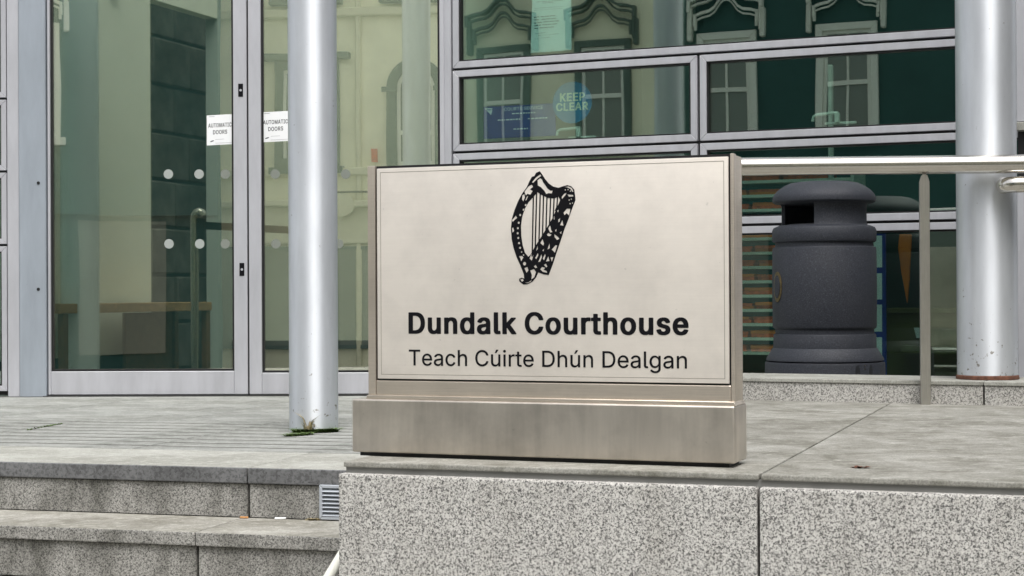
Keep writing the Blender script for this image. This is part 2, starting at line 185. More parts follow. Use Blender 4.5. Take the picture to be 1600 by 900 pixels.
GLYPH_BOLD = {
 ' ': (188, []),
 'A': (523, [[[7,-15],[-5,-13],[-8,-11],[-12,-3],[-11,7],[175,517],[179,521],[195,524],[281,524],[297,521],[303,515],[309,501],[489,11],[490,-3],[487,-9],[483,-13],[467,-16],[389,-16],[371,-12],[361,11],[323,117],[317,126],[163,126],[158,123],[113,-5],[109,-12],[91,-16]],[[192,215],[281,214],[285,214],[287,217],[239,353],[237,353],[235,347],[215,285],[193,221]]]),
 'C': (553, [[[243,-22],[223,-21],[181,-12],[159,-4],[127,12],[104,28],[74,58],[63,74],[41,112],[31,136],[20,172],[14,206],[12,234],[14,302],[27,360],[44,404],[61,432],[74,450],[105,481],[133,501],[161,514],[185,522],[229,531],[303,531],[331,526],[379,512],[405,498],[439,473],[463,445],[482,414],[497,372],[502,352],[501,342],[495,334],[481,331],[403,331],[389,333],[383,338],[373,366],[359,391],[347,405],[323,423],[289,436],[279,439],[263,439],[241,434],[213,422],[192,408],[172,388],[163,374],[151,352],[143,330],[136,304],[132,274],[132,232],[136,204],[143,178],[155,148],[176,116],[195,98],[231,78],[267,69],[283,71],[305,78],[325,88],[343,101],[363,124],[375,148],[380,164],[387,172],[405,175],[477,175],[491,173],[496,170],[499,164],[500,148],[485,102],[461,62],[431,29],[403,10],[371,-6],[325,-19],[291,-23]]]),
 'D': (545, [[[51,-15],[37,-12],[32,-1],[32,507],[35,517],[39,521],[55,524],[269,524],[313,516],[343,507],[373,493],[401,474],[423,454],[443,429],[460,399],[473,369],[484,333],[490,271],[490,233],[484,177],[473,141],[460,111],[447,89],[430,65],[400,35],[373,17],[343,3],[323,-3],[269,-14],[243,-16]],[[155,73],[201,72],[209,74],[235,74],[275,85],[295,95],[315,108],[335,128],[352,157],[361,183],[370,227],[370,281],[365,309],[353,349],[343,370],[330,387],[315,402],[299,413],[283,422],[255,431],[221,436],[159,436],[154,433],[154,79]]]),
 'E': (462, [[[51,-15],[37,-12],[32,-1],[32,507],[35,517],[39,521],[55,524],[377,524],[393,521],[400,511],[400,453],[398,445],[393,439],[377,436],[161,436],[155,435],[154,309],[155,303],[361,302],[377,299],[381,295],[384,289],[384,229],[383,223],[379,216],[363,212],[155,211],[154,205],[154,77],[155,73],[159,72],[381,72],[397,69],[401,65],[404,57],[404,-1],[401,-9],[397,-13],[381,-16]]]),
 'H': (560, [[[51,-15],[37,-12],[32,-1],[32,509],[36,519],[41,522],[55,524],[131,524],[147,521],[151,517],[154,509],[154,311],[155,305],[357,304],[363,305],[364,309],[364,509],[367,517],[371,521],[387,524],[463,524],[481,520],[485,513],[486,507],[486,-1],[482,-11],[477,-14],[463,-16],[387,-16],[371,-13],[367,-9],[364,-1],[364,209],[363,215],[161,216],[155,215],[154,211],[153,-6],[147,-13],[133,-16]]]),
 'I': (343, [[[22,-15],[10,-13],[3,-3],[3,57],[6,66],[10,69],[24,72],[86,72],[91,75],[91,431],[88,436],[26,436],[8,440],[3,451],[3,509],[5,515],[10,521],[26,524],[274,524],[290,521],[294,517],[297,509],[297,449],[293,441],[290,439],[276,436],[216,436],[211,433],[211,79],[211,75],[214,72],[276,72],[290,69],[293,67],[297,57],[297,-1],[295,-7],[290,-13],[274,-16]]]),
 'K': (510, [[[51,-15],[37,-12],[32,-1],[32,507],[35,518],[39,521],[53,524],[129,524],[147,521],[151,517],[154,507],[154,333],[152,323],[155,321],[341,521],[357,524],[451,524],[469,520],[474,509],[473,501],[470,495],[278,287],[471,15],[476,5],[476,-3],[473,-10],[469,-13],[453,-16],[367,-16],[349,-12],[337,2],[203,192],[197,200],[193,201],[154,159],[154,-1],[151,-9],[147,-13],[133,-16]]]),
 'L': (436, [[[51,-15],[37,-12],[32,-1],[32,511],[35,517],[39,521],[53,524],[133,524],[147,521],[151,517],[154,509],[154,75],[159,72],[367,72],[383,69],[387,65],[390,59],[390,-3],[387,-9],[383,-13],[367,-16]]]),
 'M': (671, [[[51,-15],[37,-12],[32,-1],[32,509],[37,520],[55,524],[157,524],[173,521],[178,517],[183,507],[295,219],[315,172],[318,175],[445,507],[450,517],[455,521],[471,524],[573,524],[587,522],[592,519],[596,509],[596,1],[595,-5],[591,-12],[573,-16],[497,-16],[483,-13],[477,-5],[475,256],[471,252],[467,241],[369,-8],[363,-13],[347,-16],[281,-16],[265,-13],[257,-3],[157,247],[153,257],[151,257],[149,-5],[143,-13],[129,-16]]]),
 'O': (576, [[[243,-22],[223,-21],[181,-12],[159,-4],[127,12],[103,29],[78,54],[59,79],[47,100],[35,126],[20,172],[14,206],[12,234],[14,302],[27,360],[44,404],[62,434],[78,454],[106,482],[133,501],[161,514],[185,522],[229,531],[307,531],[351,522],[379,512],[405,498],[430,480],[456,454],[473,432],[492,400],[505,368],[514,336],[520,296],[520,266],[522,256],[520,212],[511,162],[505,140],[492,108],[475,80],[457,55],[429,27],[403,9],[375,-4],[353,-12],[323,-19],[291,-23]],[[258,70],[273,69],[307,80],[328,90],[345,103],[358,116],[375,142],[389,172],[398,202],[402,234],[402,276],[398,306],[387,342],[371,374],[352,400],[325,420],[305,430],[273,439],[249,437],[225,429],[196,412],[174,390],[157,364],[145,336],[136,304],[132,274],[132,234],[136,204],[143,178],[151,156],[163,134],[177,115],[201,94],[231,78]]]),
 'P': (488, [[[51,-15],[37,-12],[32,-1],[32,507],[35,517],[39,521],[55,524],[271,524],[309,518],[333,511],[367,493],[376,487],[405,457],[415,441],[425,419],[434,387],[436,367],[436,323],[434,307],[423,271],[413,251],[396,227],[370,203],[345,189],[311,177],[269,170],[155,169],[154,163],[154,-1],[151,-9],[147,-13],[133,-16]],[[155,259],[239,258],[263,265],[279,273],[300,291],[307,305],[313,323],[316,335],[316,359],[313,373],[305,395],[293,412],[275,425],[239,436],[159,436],[155,435],[154,265]]]),
 'R': (492, [[[51,-15],[37,-12],[32,-1],[32,507],[35,517],[39,521],[55,524],[269,524],[315,517],[355,503],[392,477],[405,461],[427,421],[436,385],[436,321],[433,303],[427,285],[407,247],[387,224],[351,199],[454,11],[456,1],[453,-9],[449,-13],[433,-16],[347,-16],[331,-13],[319,5],[225,180],[219,182],[159,182],[155,181],[154,177],[154,-1],[151,-9],[147,-13],[133,-16]],[[155,271],[219,270],[247,272],[275,281],[287,287],[302,301],[307,309],[314,329],[316,341],[316,365],[311,387],[308,395],[300,407],[289,418],[273,427],[239,436],[159,436],[155,435],[154,277]]]),
 'S': (490, [[[189,-24],[125,-12],[85,6],[68,18],[43,43],[25,74],[17,94],[12,112],[10,138],[13,146],[17,150],[33,153],[109,153],[125,150],[133,138],[137,122],[145,104],[161,87],[187,74],[209,67],[227,65],[245,68],[277,80],[291,89],[302,100],[313,119],[318,134],[317,144],[311,162],[305,171],[296,178],[271,192],[237,204],[173,222],[125,238],[103,248],[71,269],[45,297],[31,324],[24,358],[24,396],[37,436],[51,461],[69,481],[101,504],[137,520],[181,529],[203,531],[257,531],[275,529],[307,522],[341,511],[374,490],[395,469],[414,442],[425,410],[430,380],[427,367],[423,364],[407,361],[333,361],[317,364],[309,374],[305,392],[301,400],[291,414],[283,421],[265,432],[239,440],[223,443],[187,433],[168,422],[158,412],[148,396],[144,384],[144,368],[147,360],[152,350],[167,335],[187,324],[231,308],[297,290],[333,278],[383,251],[405,231],[421,208],[429,190],[436,158],[436,114],[425,78],[409,50],[382,20],[363,6],[323,-12],[297,-19],[257,-25]]]),
 'T': (492, [[[185,-15],[171,-12],[166,-1],[166,433],[161,436],[27,436],[11,439],[7,443],[4,449],[5,514],[11,521],[27,524],[421,524],[439,521],[445,513],[446,505],[446,449],[443,443],[439,439],[423,436],[291,436],[286,433],[286,-3],[283,-9],[279,-13],[265,-16]]]),
 'U': (560, [[[221,-23],[189,-18],[157,-9],[133,0],[113,13],[93,28],[74,47],[61,67],[45,99],[36,127],[32,159],[33,514],[39,521],[55,524],[131,524],[145,521],[149,517],[152,509],[152,171],[157,147],[161,135],[171,117],[183,100],[192,93],[221,77],[241,70],[265,68],[293,75],[325,92],[347,117],[355,133],[362,153],[366,189],[367,514],[373,521],[387,524],[463,524],[479,521],[483,517],[486,509],[486,171],[484,141],[480,121],[470,91],[459,71],[447,53],[428,31],[407,15],[385,1],[347,-13],[295,-24]]]),
 'a': (432, [[[133,-24],[93,-16],[71,-9],[49,5],[27,28],[11,56],[2,88],[2,126],[11,158],[22,178],[45,201],[71,214],[101,224],[133,231],[215,241],[241,248],[248,256],[243,282],[236,294],[221,306],[205,313],[195,314],[185,313],[166,306],[151,297],[136,282],[127,267],[121,262],[107,259],[87,259],[23,276],[17,282],[14,288],[14,298],[17,306],[33,335],[53,357],[83,378],[115,390],[157,399],[233,399],[285,386],[320,366],[340,344],[357,312],[362,294],[366,252],[365,-6],[359,-14],[345,-17],[271,-17],[257,-14],[249,-8],[227,-16],[183,-25]],[[170,62],[183,64],[203,71],[218,80],[231,93],[241,112],[247,132],[248,156],[246,160],[167,148],[143,138],[127,127],[120,104],[121,98],[127,84],[133,77],[145,69],[159,64]]]),
 'd': (467, [[[163,-23],[109,-9],[91,1],[74,13],[49,40],[27,79],[15,113],[6,159],[6,221],[15,265],[25,293],[39,321],[53,342],[69,358],[90,375],[115,387],[167,400],[223,400],[265,391],[279,385],[283,385],[284,509],[288,519],[293,522],[307,524],[377,524],[393,521],[397,517],[400,509],[399,-5],[393,-13],[379,-16],[307,-16],[293,-13],[285,-6],[263,-15],[235,-22],[217,-24]],[[194,65],[211,64],[223,69],[242,79],[256,93],[267,111],[277,139],[284,179],[282,221],[277,241],[267,267],[252,289],[240,299],[225,307],[205,314],[177,303],[163,294],[151,281],[138,261],[133,245],[126,217],[124,197],[124,179],[128,151],[143,109],[152,95],[167,80],[181,71]]]),
 'e': (447, [[[177,-23],[137,-15],[119,-9],[91,5],[58,35],[43,53],[19,101],[8,145],[6,159],[6,215],[10,245],[19,275],[28,299],[39,317],[64,349],[75,360],[97,375],[133,391],[173,400],[235,400],[271,394],[295,385],[322,371],[354,343],[367,325],[385,287],[396,249],[400,195],[398,161],[393,155],[377,152],[131,152],[128,149],[128,143],[137,115],[146,99],[170,77],[193,67],[209,62],[225,65],[249,75],[264,87],[283,116],[299,120],[321,120],[387,105],[393,97],[394,87],[386,65],[370,39],[360,27],[345,14],[319,-4],[301,-11],[257,-22],[237,-24]],[[129,237],[271,236],[275,236],[277,239],[271,259],[257,284],[239,301],[217,311],[205,314],[187,309],[175,303],[152,285],[135,259],[129,241]]]),
 'h': (453, [[[44,-15],[30,-12],[25,-1],[25,511],[28,517],[32,521],[46,524],[122,524],[136,521],[140,517],[143,511],[144,387],[166,393],[202,400],[254,400],[298,391],[320,381],[335,371],[358,346],[371,323],[380,293],[385,265],[385,-3],[382,-9],[378,-13],[362,-16],[290,-16],[276,-13],[272,-9],[269,-1],[269,225],[267,251],[262,269],[250,290],[239,301],[224,309],[208,312],[188,306],[166,292],[150,267],[143,243],[143,1],[141,-7],[136,-13],[122,-16]]]),
 'k': (424, [[[44,-15],[30,-12],[25,-1],[25,511],[28,517],[32,521],[46,524],[122,524],[136,521],[140,517],[143,511],[144,275],[150,278],[262,391],[278,394],[364,394],[380,391],[384,387],[387,381],[387,373],[383,365],[302,284],[237,215],[394,16],[398,7],[399,-3],[396,-9],[392,-13],[378,-16],[288,-16],[272,-13],[251,11],[154,136],[150,138],[143,131],[143,-1],[140,-9],[136,-13],[122,-16]]]),
 'l': (232, [[[110,-17],[80,-11],[64,-3],[53,5],[42,19],[31,39],[25,63],[25,509],[28,517],[32,521],[46,524],[122,524],[136,521],[142,513],[143,81],[146,73],[152,69],[178,70],[192,67],[195,65],[198,59],[209,11],[208,-3],[202,-11],[170,-18]]]),
 'n': (453, [[[44,-15],[30,-12],[25,-1],[25,379],[28,388],[32,391],[46,394],[118,394],[134,391],[142,384],[166,393],[200,400],[252,400],[304,389],[333,373],[352,354],[362,339],[371,323],[376,309],[385,267],[385,-1],[382,-10],[378,-13],[364,-16],[294,-16],[276,-13],[272,-9],[269,-1],[269,225],[267,251],[262,269],[250,290],[239,301],[224,309],[208,312],[188,306],[166,292],[150,267],[143,243],[143,1],[141,-7],[136,-13],[122,-16]]]),
 'o': (458, [[[173,-23],[129,-13],[91,5],[81,12],[52,41],[37,63],[17,107],[8,149],[6,203],[12,251],[23,285],[43,323],[80,363],[97,375],[117,385],[135,391],[175,400],[239,400],[253,398],[299,385],[319,375],[337,362],[359,340],[377,315],[397,273],[406,239],[410,187],[406,137],[397,103],[377,61],[360,37],[327,7],[297,-9],[253,-22],[239,-24]],[[196,65],[215,64],[225,67],[235,71],[260,91],[279,123],[288,155],[290,171],[290,205],[288,219],[283,239],[273,265],[260,285],[250,295],[235,305],[209,314],[180,305],[167,296],[149,276],[141,263],[131,235],[124,195],[124,179],[128,151],[135,127],[141,113],[156,91],[167,80],[181,71]]]),
 'r': (302, [[[44,-15],[30,-12],[25,-1],[25,377],[28,387],[32,391],[48,394],[120,394],[134,391],[140,387],[164,395],[186,400],[248,400],[264,397],[268,393],[271,385],[271,321],[267,311],[262,308],[248,306],[206,309],[180,300],[170,294],[156,280],[150,269],[144,251],[143,-1],[140,-9],[136,-13],[122,-16]]]),
 's': (408, [[[155,-23],[115,-18],[91,-11],[71,-1],[51,12],[31,34],[17,59],[8,87],[8,97],[11,103],[19,109],[79,122],[113,120],[121,113],[133,87],[143,76],[167,65],[185,62],[209,69],[226,79],[239,97],[237,113],[227,126],[215,133],[99,165],[77,175],[57,188],[39,207],[23,239],[20,251],[20,291],[23,309],[39,342],[64,367],[79,377],[105,389],[157,400],[219,400],[255,393],[273,387],[293,377],[309,366],[324,351],[337,331],[349,303],[352,287],[348,279],[341,275],[283,262],[249,264],[241,270],[235,283],[220,303],[199,313],[183,316],[161,308],[147,298],[139,285],[139,269],[145,258],[169,245],[187,239],[251,223],[289,211],[301,205],[323,190],[343,167],[355,141],[360,109],[357,81],[348,53],[332,29],[314,11],[283,-8],[267,-13],[231,-22],[209,-24]]]),
 't': (270, [[[137,-19],[101,-11],[81,-1],[61,16],[45,45],[38,71],[38,307],[33,310],[1,310],[-13,312],[-18,315],[-22,323],[-22,379],[-20,385],[-13,392],[37,395],[39,475],[45,483],[59,486],[131,486],[147,483],[151,479],[154,473],[155,395],[159,394],[209,394],[223,392],[228,389],[232,381],[232,323],[227,314],[211,310],[159,310],[154,307],[154,97],[157,81],[161,72],[167,69],[175,67],[191,70],[209,70],[223,67],[226,65],[231,55],[240,15],[239,-3],[231,-13],[199,-20]]]),
 'u': (453, [[[156,-20],[122,-14],[104,-8],[78,7],[55,30],[50,38],[40,56],[32,78],[25,116],[25,380],[28,388],[32,392],[52,395],[122,395],[136,392],[140,388],[143,380],[143,128],[148,110],[154,98],[162,87],[180,73],[188,70],[202,67],[222,73],[241,86],[250,95],[256,106],[265,128],[269,164],[269,380],[272,388],[276,392],[292,395],[362,395],[378,392],[382,388],[385,380],[385,0],[382,-10],[378,-14],[364,-17],[294,-17],[278,-14],[268,-4],[244,-14],[210,-21]]]),
}
GLYPH_MEDIUM = {
 'A': (526, [[[13,-7],[5,-5],[2,1],[9,21],[186,509],[189,513],[201,516],[275,516],[287,513],[291,507],[301,481],[467,29],[476,5],[474,-3],[471,-6],[461,-8],[395,-8],[383,-5],[337,121],[331,133],[153,134],[147,133],[145,129],[97,-5],[85,-8]],[[174,207],[299,206],[303,206],[305,209],[275,295],[241,399],[239,401],[235,393],[203,295],[175,213]]]),
 'C': (556, [[[249,-14],[229,-13],[191,-4],[169,4],[137,20],[114,36],[88,62],[77,78],[55,116],[45,140],[34,176],[28,210],[26,238],[28,298],[41,356],[56,396],[75,428],[87,445],[115,473],[143,493],[171,506],[195,514],[235,523],[297,523],[345,512],[369,504],[395,490],[427,466],[449,441],[464,418],[481,374],[487,346],[485,342],[473,339],[409,339],[397,342],[383,378],[363,407],[337,428],[317,438],[299,444],[283,447],[253,447],[231,442],[203,430],[182,416],[158,392],[149,378],[137,356],[129,334],[122,308],[118,278],[118,228],[122,200],[129,174],[141,144],[162,112],[183,91],[197,82],[233,66],[253,61],[277,61],[315,70],[335,80],[353,93],[363,102],[377,120],[389,144],[394,160],[399,165],[409,167],[473,167],[483,164],[485,160],[486,152],[471,106],[459,84],[440,56],[411,30],[375,7],[335,-6],[307,-13],[287,-15]]]),
 'D': (548, [[[57,-7],[49,-5],[46,3],[46,503],[48,511],[51,514],[61,516],[263,516],[297,509],[333,499],[363,485],[391,466],[411,447],[429,425],[446,395],[459,365],[470,329],[476,267],[476,237],[470,181],[459,145],[446,115],[433,93],[416,69],[390,43],[363,25],[333,11],[313,5],[263,-6],[237,-8]],[[141,65],[207,64],[217,66],[243,66],[285,77],[305,87],[326,101],[355,132],[367,157],[377,187],[384,225],[384,287],[373,337],[357,373],[344,391],[324,411],[309,421],[289,431],[261,440],[229,444],[145,444],[140,441],[140,71]]]),
 'I': (346, [[[28,-7],[20,-5],[17,1],[17,53],[20,61],[32,64],[100,64],[105,67],[105,439],[104,443],[100,444],[32,444],[20,447],[17,455],[18,510],[22,514],[32,516],[268,516],[280,513],[283,503],[283,455],[280,447],[268,444],[202,444],[197,441],[197,71],[197,67],[200,64],[268,64],[280,61],[283,53],[282,-2],[278,-6],[268,-8]]]),
 'M': (674, [[[57,-7],[49,-5],[46,3],[46,503],[49,513],[61,516],[151,516],[163,513],[165,511],[293,185],[311,133],[315,125],[319,133],[345,207],[463,511],[465,513],[477,516],[567,516],[579,513],[581,509],[582,501],[582,5],[579,-5],[567,-8],[505,-8],[493,-5],[491,-1],[489,340],[357,1],[353,-5],[341,-8],[285,-8],[273,-3],[157,287],[145,319],[139,335],[137,336],[136,1],[133,-5],[123,-8]]]),
 'O': (579, [[[249,-14],[229,-13],[191,-4],[169,4],[137,20],[113,37],[92,58],[73,83],[61,104],[49,130],[34,176],[28,210],[26,238],[28,298],[41,356],[56,396],[75,429],[92,450],[115,473],[143,493],[171,506],[195,514],[235,523],[301,523],[341,514],[369,504],[395,490],[420,472],[442,450],[459,428],[478,396],[491,364],[500,332],[506,290],[506,262],[508,254],[506,246],[506,216],[497,166],[491,144],[478,112],[461,84],[443,59],[419,35],[393,17],[365,4],[343,-4],[305,-13],[283,-15]],[[250,62],[283,61],[317,72],[338,82],[355,95],[369,109],[389,138],[403,168],[412,198],[416,228],[416,280],[412,310],[401,346],[385,378],[369,401],[357,413],[341,424],[315,438],[283,447],[253,447],[219,438],[194,426],[162,396],[149,378],[137,356],[123,310],[118,280],[118,230],[122,200],[129,174],[137,152],[149,130],[163,111],[191,86],[221,70]]]),
 'R': (495, [[[57,-7],[49,-5],[46,3],[46,503],[48,511],[51,514],[61,516],[263,516],[305,509],[345,495],[371,478],[390,459],[413,417],[422,381],[422,325],[419,307],[413,289],[393,250],[377,232],[345,211],[335,207],[333,203],[438,11],[441,3],[440,-3],[437,-6],[427,-8],[353,-8],[341,-5],[237,188],[231,190],[147,190],[141,189],[140,185],[139,-1],[137,-5],[127,-8]],[[141,263],[225,262],[253,264],[285,273],[297,279],[307,287],[321,305],[327,323],[330,341],[330,369],[325,391],[319,403],[307,419],[285,434],[261,442],[243,444],[141,443],[140,435],[140,269]]]),
 'S': (493, [[[195,-16],[135,-4],[95,14],[79,25],[57,47],[39,78],[31,98],[26,116],[24,132],[26,140],[29,143],[39,145],[103,145],[113,143],[119,134],[123,118],[131,100],[153,78],[171,68],[189,62],[217,57],[235,57],[261,62],[287,72],[301,81],[316,96],[327,115],[332,130],[332,146],[325,166],[314,180],[293,194],[281,200],[247,212],[183,230],[135,246],[113,256],[81,277],[59,301],[45,328],[38,362],[38,392],[51,432],[65,456],[79,473],[111,496],[147,512],[175,519],[205,523],[253,523],[281,518],[327,504],[365,481],[383,463],[401,434],[414,396],[416,378],[414,374],[411,371],[401,369],[339,369],[327,372],[323,378],[319,396],[315,404],[304,420],[292,430],[275,440],[257,446],[229,451],[217,451],[193,446],[177,441],[158,430],[144,416],[134,400],[130,388],[130,364],[133,356],[138,346],[157,327],[176,316],[221,300],[287,282],[323,270],[373,243],[391,226],[407,205],[415,186],[422,154],[422,118],[415,92],[399,60],[388,44],[375,31],[353,14],[313,-4],[279,-13],[251,-17]]]),
 'T': (495, [[[191,-7],[183,-5],[180,3],[180,441],[175,444],[33,444],[23,446],[18,453],[19,509],[21,513],[33,516],[417,516],[429,513],[431,509],[432,501],[432,455],[429,447],[417,444],[277,444],[272,441],[272,1],[269,-5],[259,-8]]]),
 'U': (563, [[[227,-15],[161,1],[139,11],[122,21],[103,36],[87,52],[75,71],[59,103],[50,131],[46,163],[47,509],[49,513],[61,516],[125,516],[135,513],[137,510],[138,167],[143,143],[148,127],[162,105],[173,92],[195,77],[211,69],[233,62],[271,60],[303,67],[335,84],[345,93],[361,113],[375,147],[380,185],[381,509],[383,513],[395,516],[457,516],[469,513],[472,505],[472,175],[470,145],[465,123],[457,99],[445,75],[432,55],[409,32],[375,9],[337,-5],[289,-16]]]),
}
def _area(p): return sum(p[i][0] * p[(i + 1) % len(p)][1] - p[(i + 1) % len(p)][0] * p[i][1] for i in range(len(p)))
def _inside(q, p):
    x, y = q; c = False
    for i in range(len(p)):
        (x0, y0), (x1, y1) = p[i], p[i - 1]
        if (y0 > y) != (y1 > y) and x < (x1 - x0) * (y - y0) / (y1 - y0) + x0: c = not c
    return c
def text_mesh(body, bold=0.0, space=1.0):
    V, Fc, x = [], [], 0.0
    for ch in body:
        adv, loops = (GLYPH_MEDIUM if bold == 'medium' else GLYPH_BOLD if bold else GLYPH)[ch]
        if loops:
            sg = _area(max(loops, key=lambda l: abs(_area(l)))) > 0
            outs = [l for l in loops if (_area(l) > 0) == sg]; ins = [l for l in loops if (_area(l) > 0) != sg]
            for o in outs:
                vs, fs = flat_fill([[(p[0] / 1000, p[1] / 1000) for p in l] for l in [o] + [h for h in ins if _inside(h[0], o)]])
                n = len(V); V += [(p[0] + x, p[1]) for p in vs]; Fc += [tuple(i + n for i in f) for f in fs]
        x += adv / 1000 * space
    return V, Fc
def flat_to_bm(vf, fn, thick_fn=None):      # fn maps (x,y) -> world point; thick_fn -> the back point
    vs, fs = vf; bm = NB()
    a = [bm.verts.new(fn(*v)) for v in vs]
    for f in fs:
        try: bm.faces.new([a[i] for i in f])
        except ValueError: pass
    if thick_fn:
        edges = {}
        for f in fs:
            for i in range(len(f)):
                e = (f[i], f[(i + 1) % len(f)]); k = tuple(sorted(e)); edges[k] = edges.get(k, 0) + 1
        b = [bm.verts.new(thick_fn(*v)) for v in vs]
        for (i, j), c in edges.items():
            if c == 1:
                try: bm.faces.new([a[i], a[j], b[j], b[i]])
                except ValueError: pass
        for v in b:
            if not v.link_faces: bm.verts.remove(v)
    return bm
def put_text(name, body, F, v, u0, u1, z0, z1, mat, parent, bold=0, space=1.0, slope=0, th=.0008, split=False):
    vs, fs = text_mesh(body, bold, space)
    x0 = min(x for x, y in vs); x1 = max(x for x, y in vs)
    hv = text_mesh('H', bold)[0]; y0 = min(y for x, y in hv); y1 = max(y for x, y in hv)
    def m(x, y, vv):
        a = (x - x0) / (x1 - x0); return F.P(u0 + a * (u1 - u0), vv, z0 + (y - y0) / (y1 - y0) * (z1 - z0) + slope * a)
    if not split: return obj(name, flat_to_bm((vs, fs), lambda x, y: m(x, y, v + th), lambda x, y: m(x, y, v)), mat, parent)
    x = 0.0
    for ch in body:                          # one object for each letter
        if ch != ' ':
            gv, gf = text_mesh(ch, bold); xs = x
            obj(name, flat_to_bm((gv, gf), lambda p, q: m(p + xs, q, v + th), lambda p, q: m(p + xs, q, v)), mat, parent)
        x += (GLYPH_BOLD if bold else GLYPH)[ch][0] / 1000 * space

# ------------------------------------------------------------------ materials
class NT:
    def __init__(s, name):
        s.m = bpy.data.materials.new(name); s.m.use_nodes = True; s.t = s.m.node_tree; s.n = s.t.nodes; s.b = s.n['Principled BSDF']
        s.co = s.n.new('ShaderNodeTexCoord').outputs['Object']
    def L(s, a, b): s.t.links.new(a, b)
    def map(s, scale=(1, 1, 1), rot=(0, 0, 0)):
        m = s.n.new('ShaderNodeMapping'); m.inputs['Scale'].default_value = scale; m.inputs['Rotation'].default_value = rot; s.L(s.co, m.inputs[0]); return m.outputs[0]
    def noise(s, scale, detail=3, rough=.55, vec=None, dist=0):
        n = s.n.new('ShaderNodeTexNoise'); n.inputs['Scale'].default_value = scale; n.inputs['Detail'].default_value = detail
        n.inputs['Roughness'].default_value = rough; n.inputs['Distortion'].default_value = dist
        s.L(vec or s.co, n.inputs['Vector']); return n.outputs['Fac']
    def voro(s, scale, vec=None, feat='F1'):
        n = s.n.new('ShaderNodeTexVoronoi'); n.inputs['Scale'].default_value = scale; n.feature = feat; s.L(vec or s.co, n.inputs['Vector']); return n
    def ramp(s, fac, stops):
        r = s.n.new('ShaderNodeValToRGB'); e = r.color_ramp.elements
        while len(e) < len(stops): e.new(.5)
        for k, (p, c) in enumerate(stops): e[k].position = p; e[k].color = (*c, 1) if len(c) == 3 else c
        s.L(fac, r.inputs[0]); return r.outputs[0]
    def mix(s, fac, a, b, mode='MIX'):
        m = s.n.new('ShaderNodeMix'); m.data_type = 'RGBA'; m.blend_type = mode
        for sock, val in ((m.inputs['Factor'], fac), (m.inputs['A'], a), (m.inputs['B'], b)):
            pass
        for idx, val in ((0, fac), (6, a), (7, b)):
            if isinstance(val, (int, float)): m.inputs[idx].default_value = val
            elif isinstance(val, tuple): m.inputs[idx].default_value = (*val, 1)
            else: s.L(val, m.inputs[idx])
        return m.outputs[2]
    def base(s, c):
        if isinstance(c, tuple): s.b.inputs['Base Color'].default_value = (*c, 1)
        else: s.L(c, s.b.inputs['Base Color'])
    def set(s, rough=.5, metal=0, spec=.5):
        s.b.inputs['Roughness'].default_value = rough; s.b.inputs['Metallic'].default_value = metal; s.b.inputs['Specular IOR Level'].default_value = spec
    def rough(s, fac, a, b):
        m = s.n.new('ShaderNodeMapRange'); m.inputs['To Min'].default_value = a; m.inputs['To Max'].default_value = b; s.L(fac, m.inputs[0]); s.L(m.outputs[0], s.b.inputs['Roughness'])
    def bump(s, h, strength=.3, dist=.002):
        b = s.n.new('ShaderNodeBump'); b.inputs['Strength'].default_value = strength; b.inputs['Distance'].default_value = dist; s.L(h, b.inputs['Height']); s.L(b.outputs[0], s.b.inputs['Normal'])
def plain(name, c, rough=.5, metal=0, var=.12, scale=6, spec=.5):
    t = NT(name); n = t.noise(scale, 4)
    t.base(t.ramp(n, [(.3, tuple(x * (1 - var) for x in c)), (.7, tuple(min(1, x * (1 + var)) for x in c))])); t.set(rough, metal, spec); return t.m
def granite(name, light, mid, dark, scale=95, stain=(.55, .52, .45), amt=.25, streak=False):
    t = NT(name)
    n1 = t.noise(scale, 3, .62, dist=.6); c = t.ramp(n1, [(.39, dark), (.47, mid), (.55, light), (.70, tuple(min(1, x * 1.12) for x in light))])
    n2 = t.noise(scale * .55, 2, .5, dist=.4); c = t.mix(t.ramp(n2, [(.62, (0, 0, 0)), (.70, (1, 1, 1))]), c, tuple(x * .75 for x in mid))
    n4 = t.noise(scale * 1.7, 2, .5); c = t.mix(t.ramp(n4, [(.66, (0, 0, 0)), (.70, (1, 1, 1))]), c, tuple(x * .5 for x in dark))
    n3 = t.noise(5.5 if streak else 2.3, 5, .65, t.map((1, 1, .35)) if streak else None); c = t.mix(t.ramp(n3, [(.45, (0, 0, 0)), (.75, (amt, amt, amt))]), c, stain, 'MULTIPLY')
    t.base(c); t.set(.62, 0, .4); t.bump(n1, .15, .001); return t.m
MAT = {}
MAT['granite'] = granite('granite_panel', (.57, .556, .53), (.35, .34, .325), (.09, .088, .085), 165, (.5, .48, .43), .45, True)
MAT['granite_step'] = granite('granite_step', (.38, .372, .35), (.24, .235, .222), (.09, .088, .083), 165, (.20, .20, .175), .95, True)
MAT['granite_kerb'] = granite('granite_kerb', (.50, .49, .465), (.34, .33, .315), (.13, .128, .12), 140)
MAT['granite_dark'] = granite('granite_nosing', (.165, .167, .172), (.14, .142, .146), (.095, .096, .098), 70, (.4, .4, .4), .7)
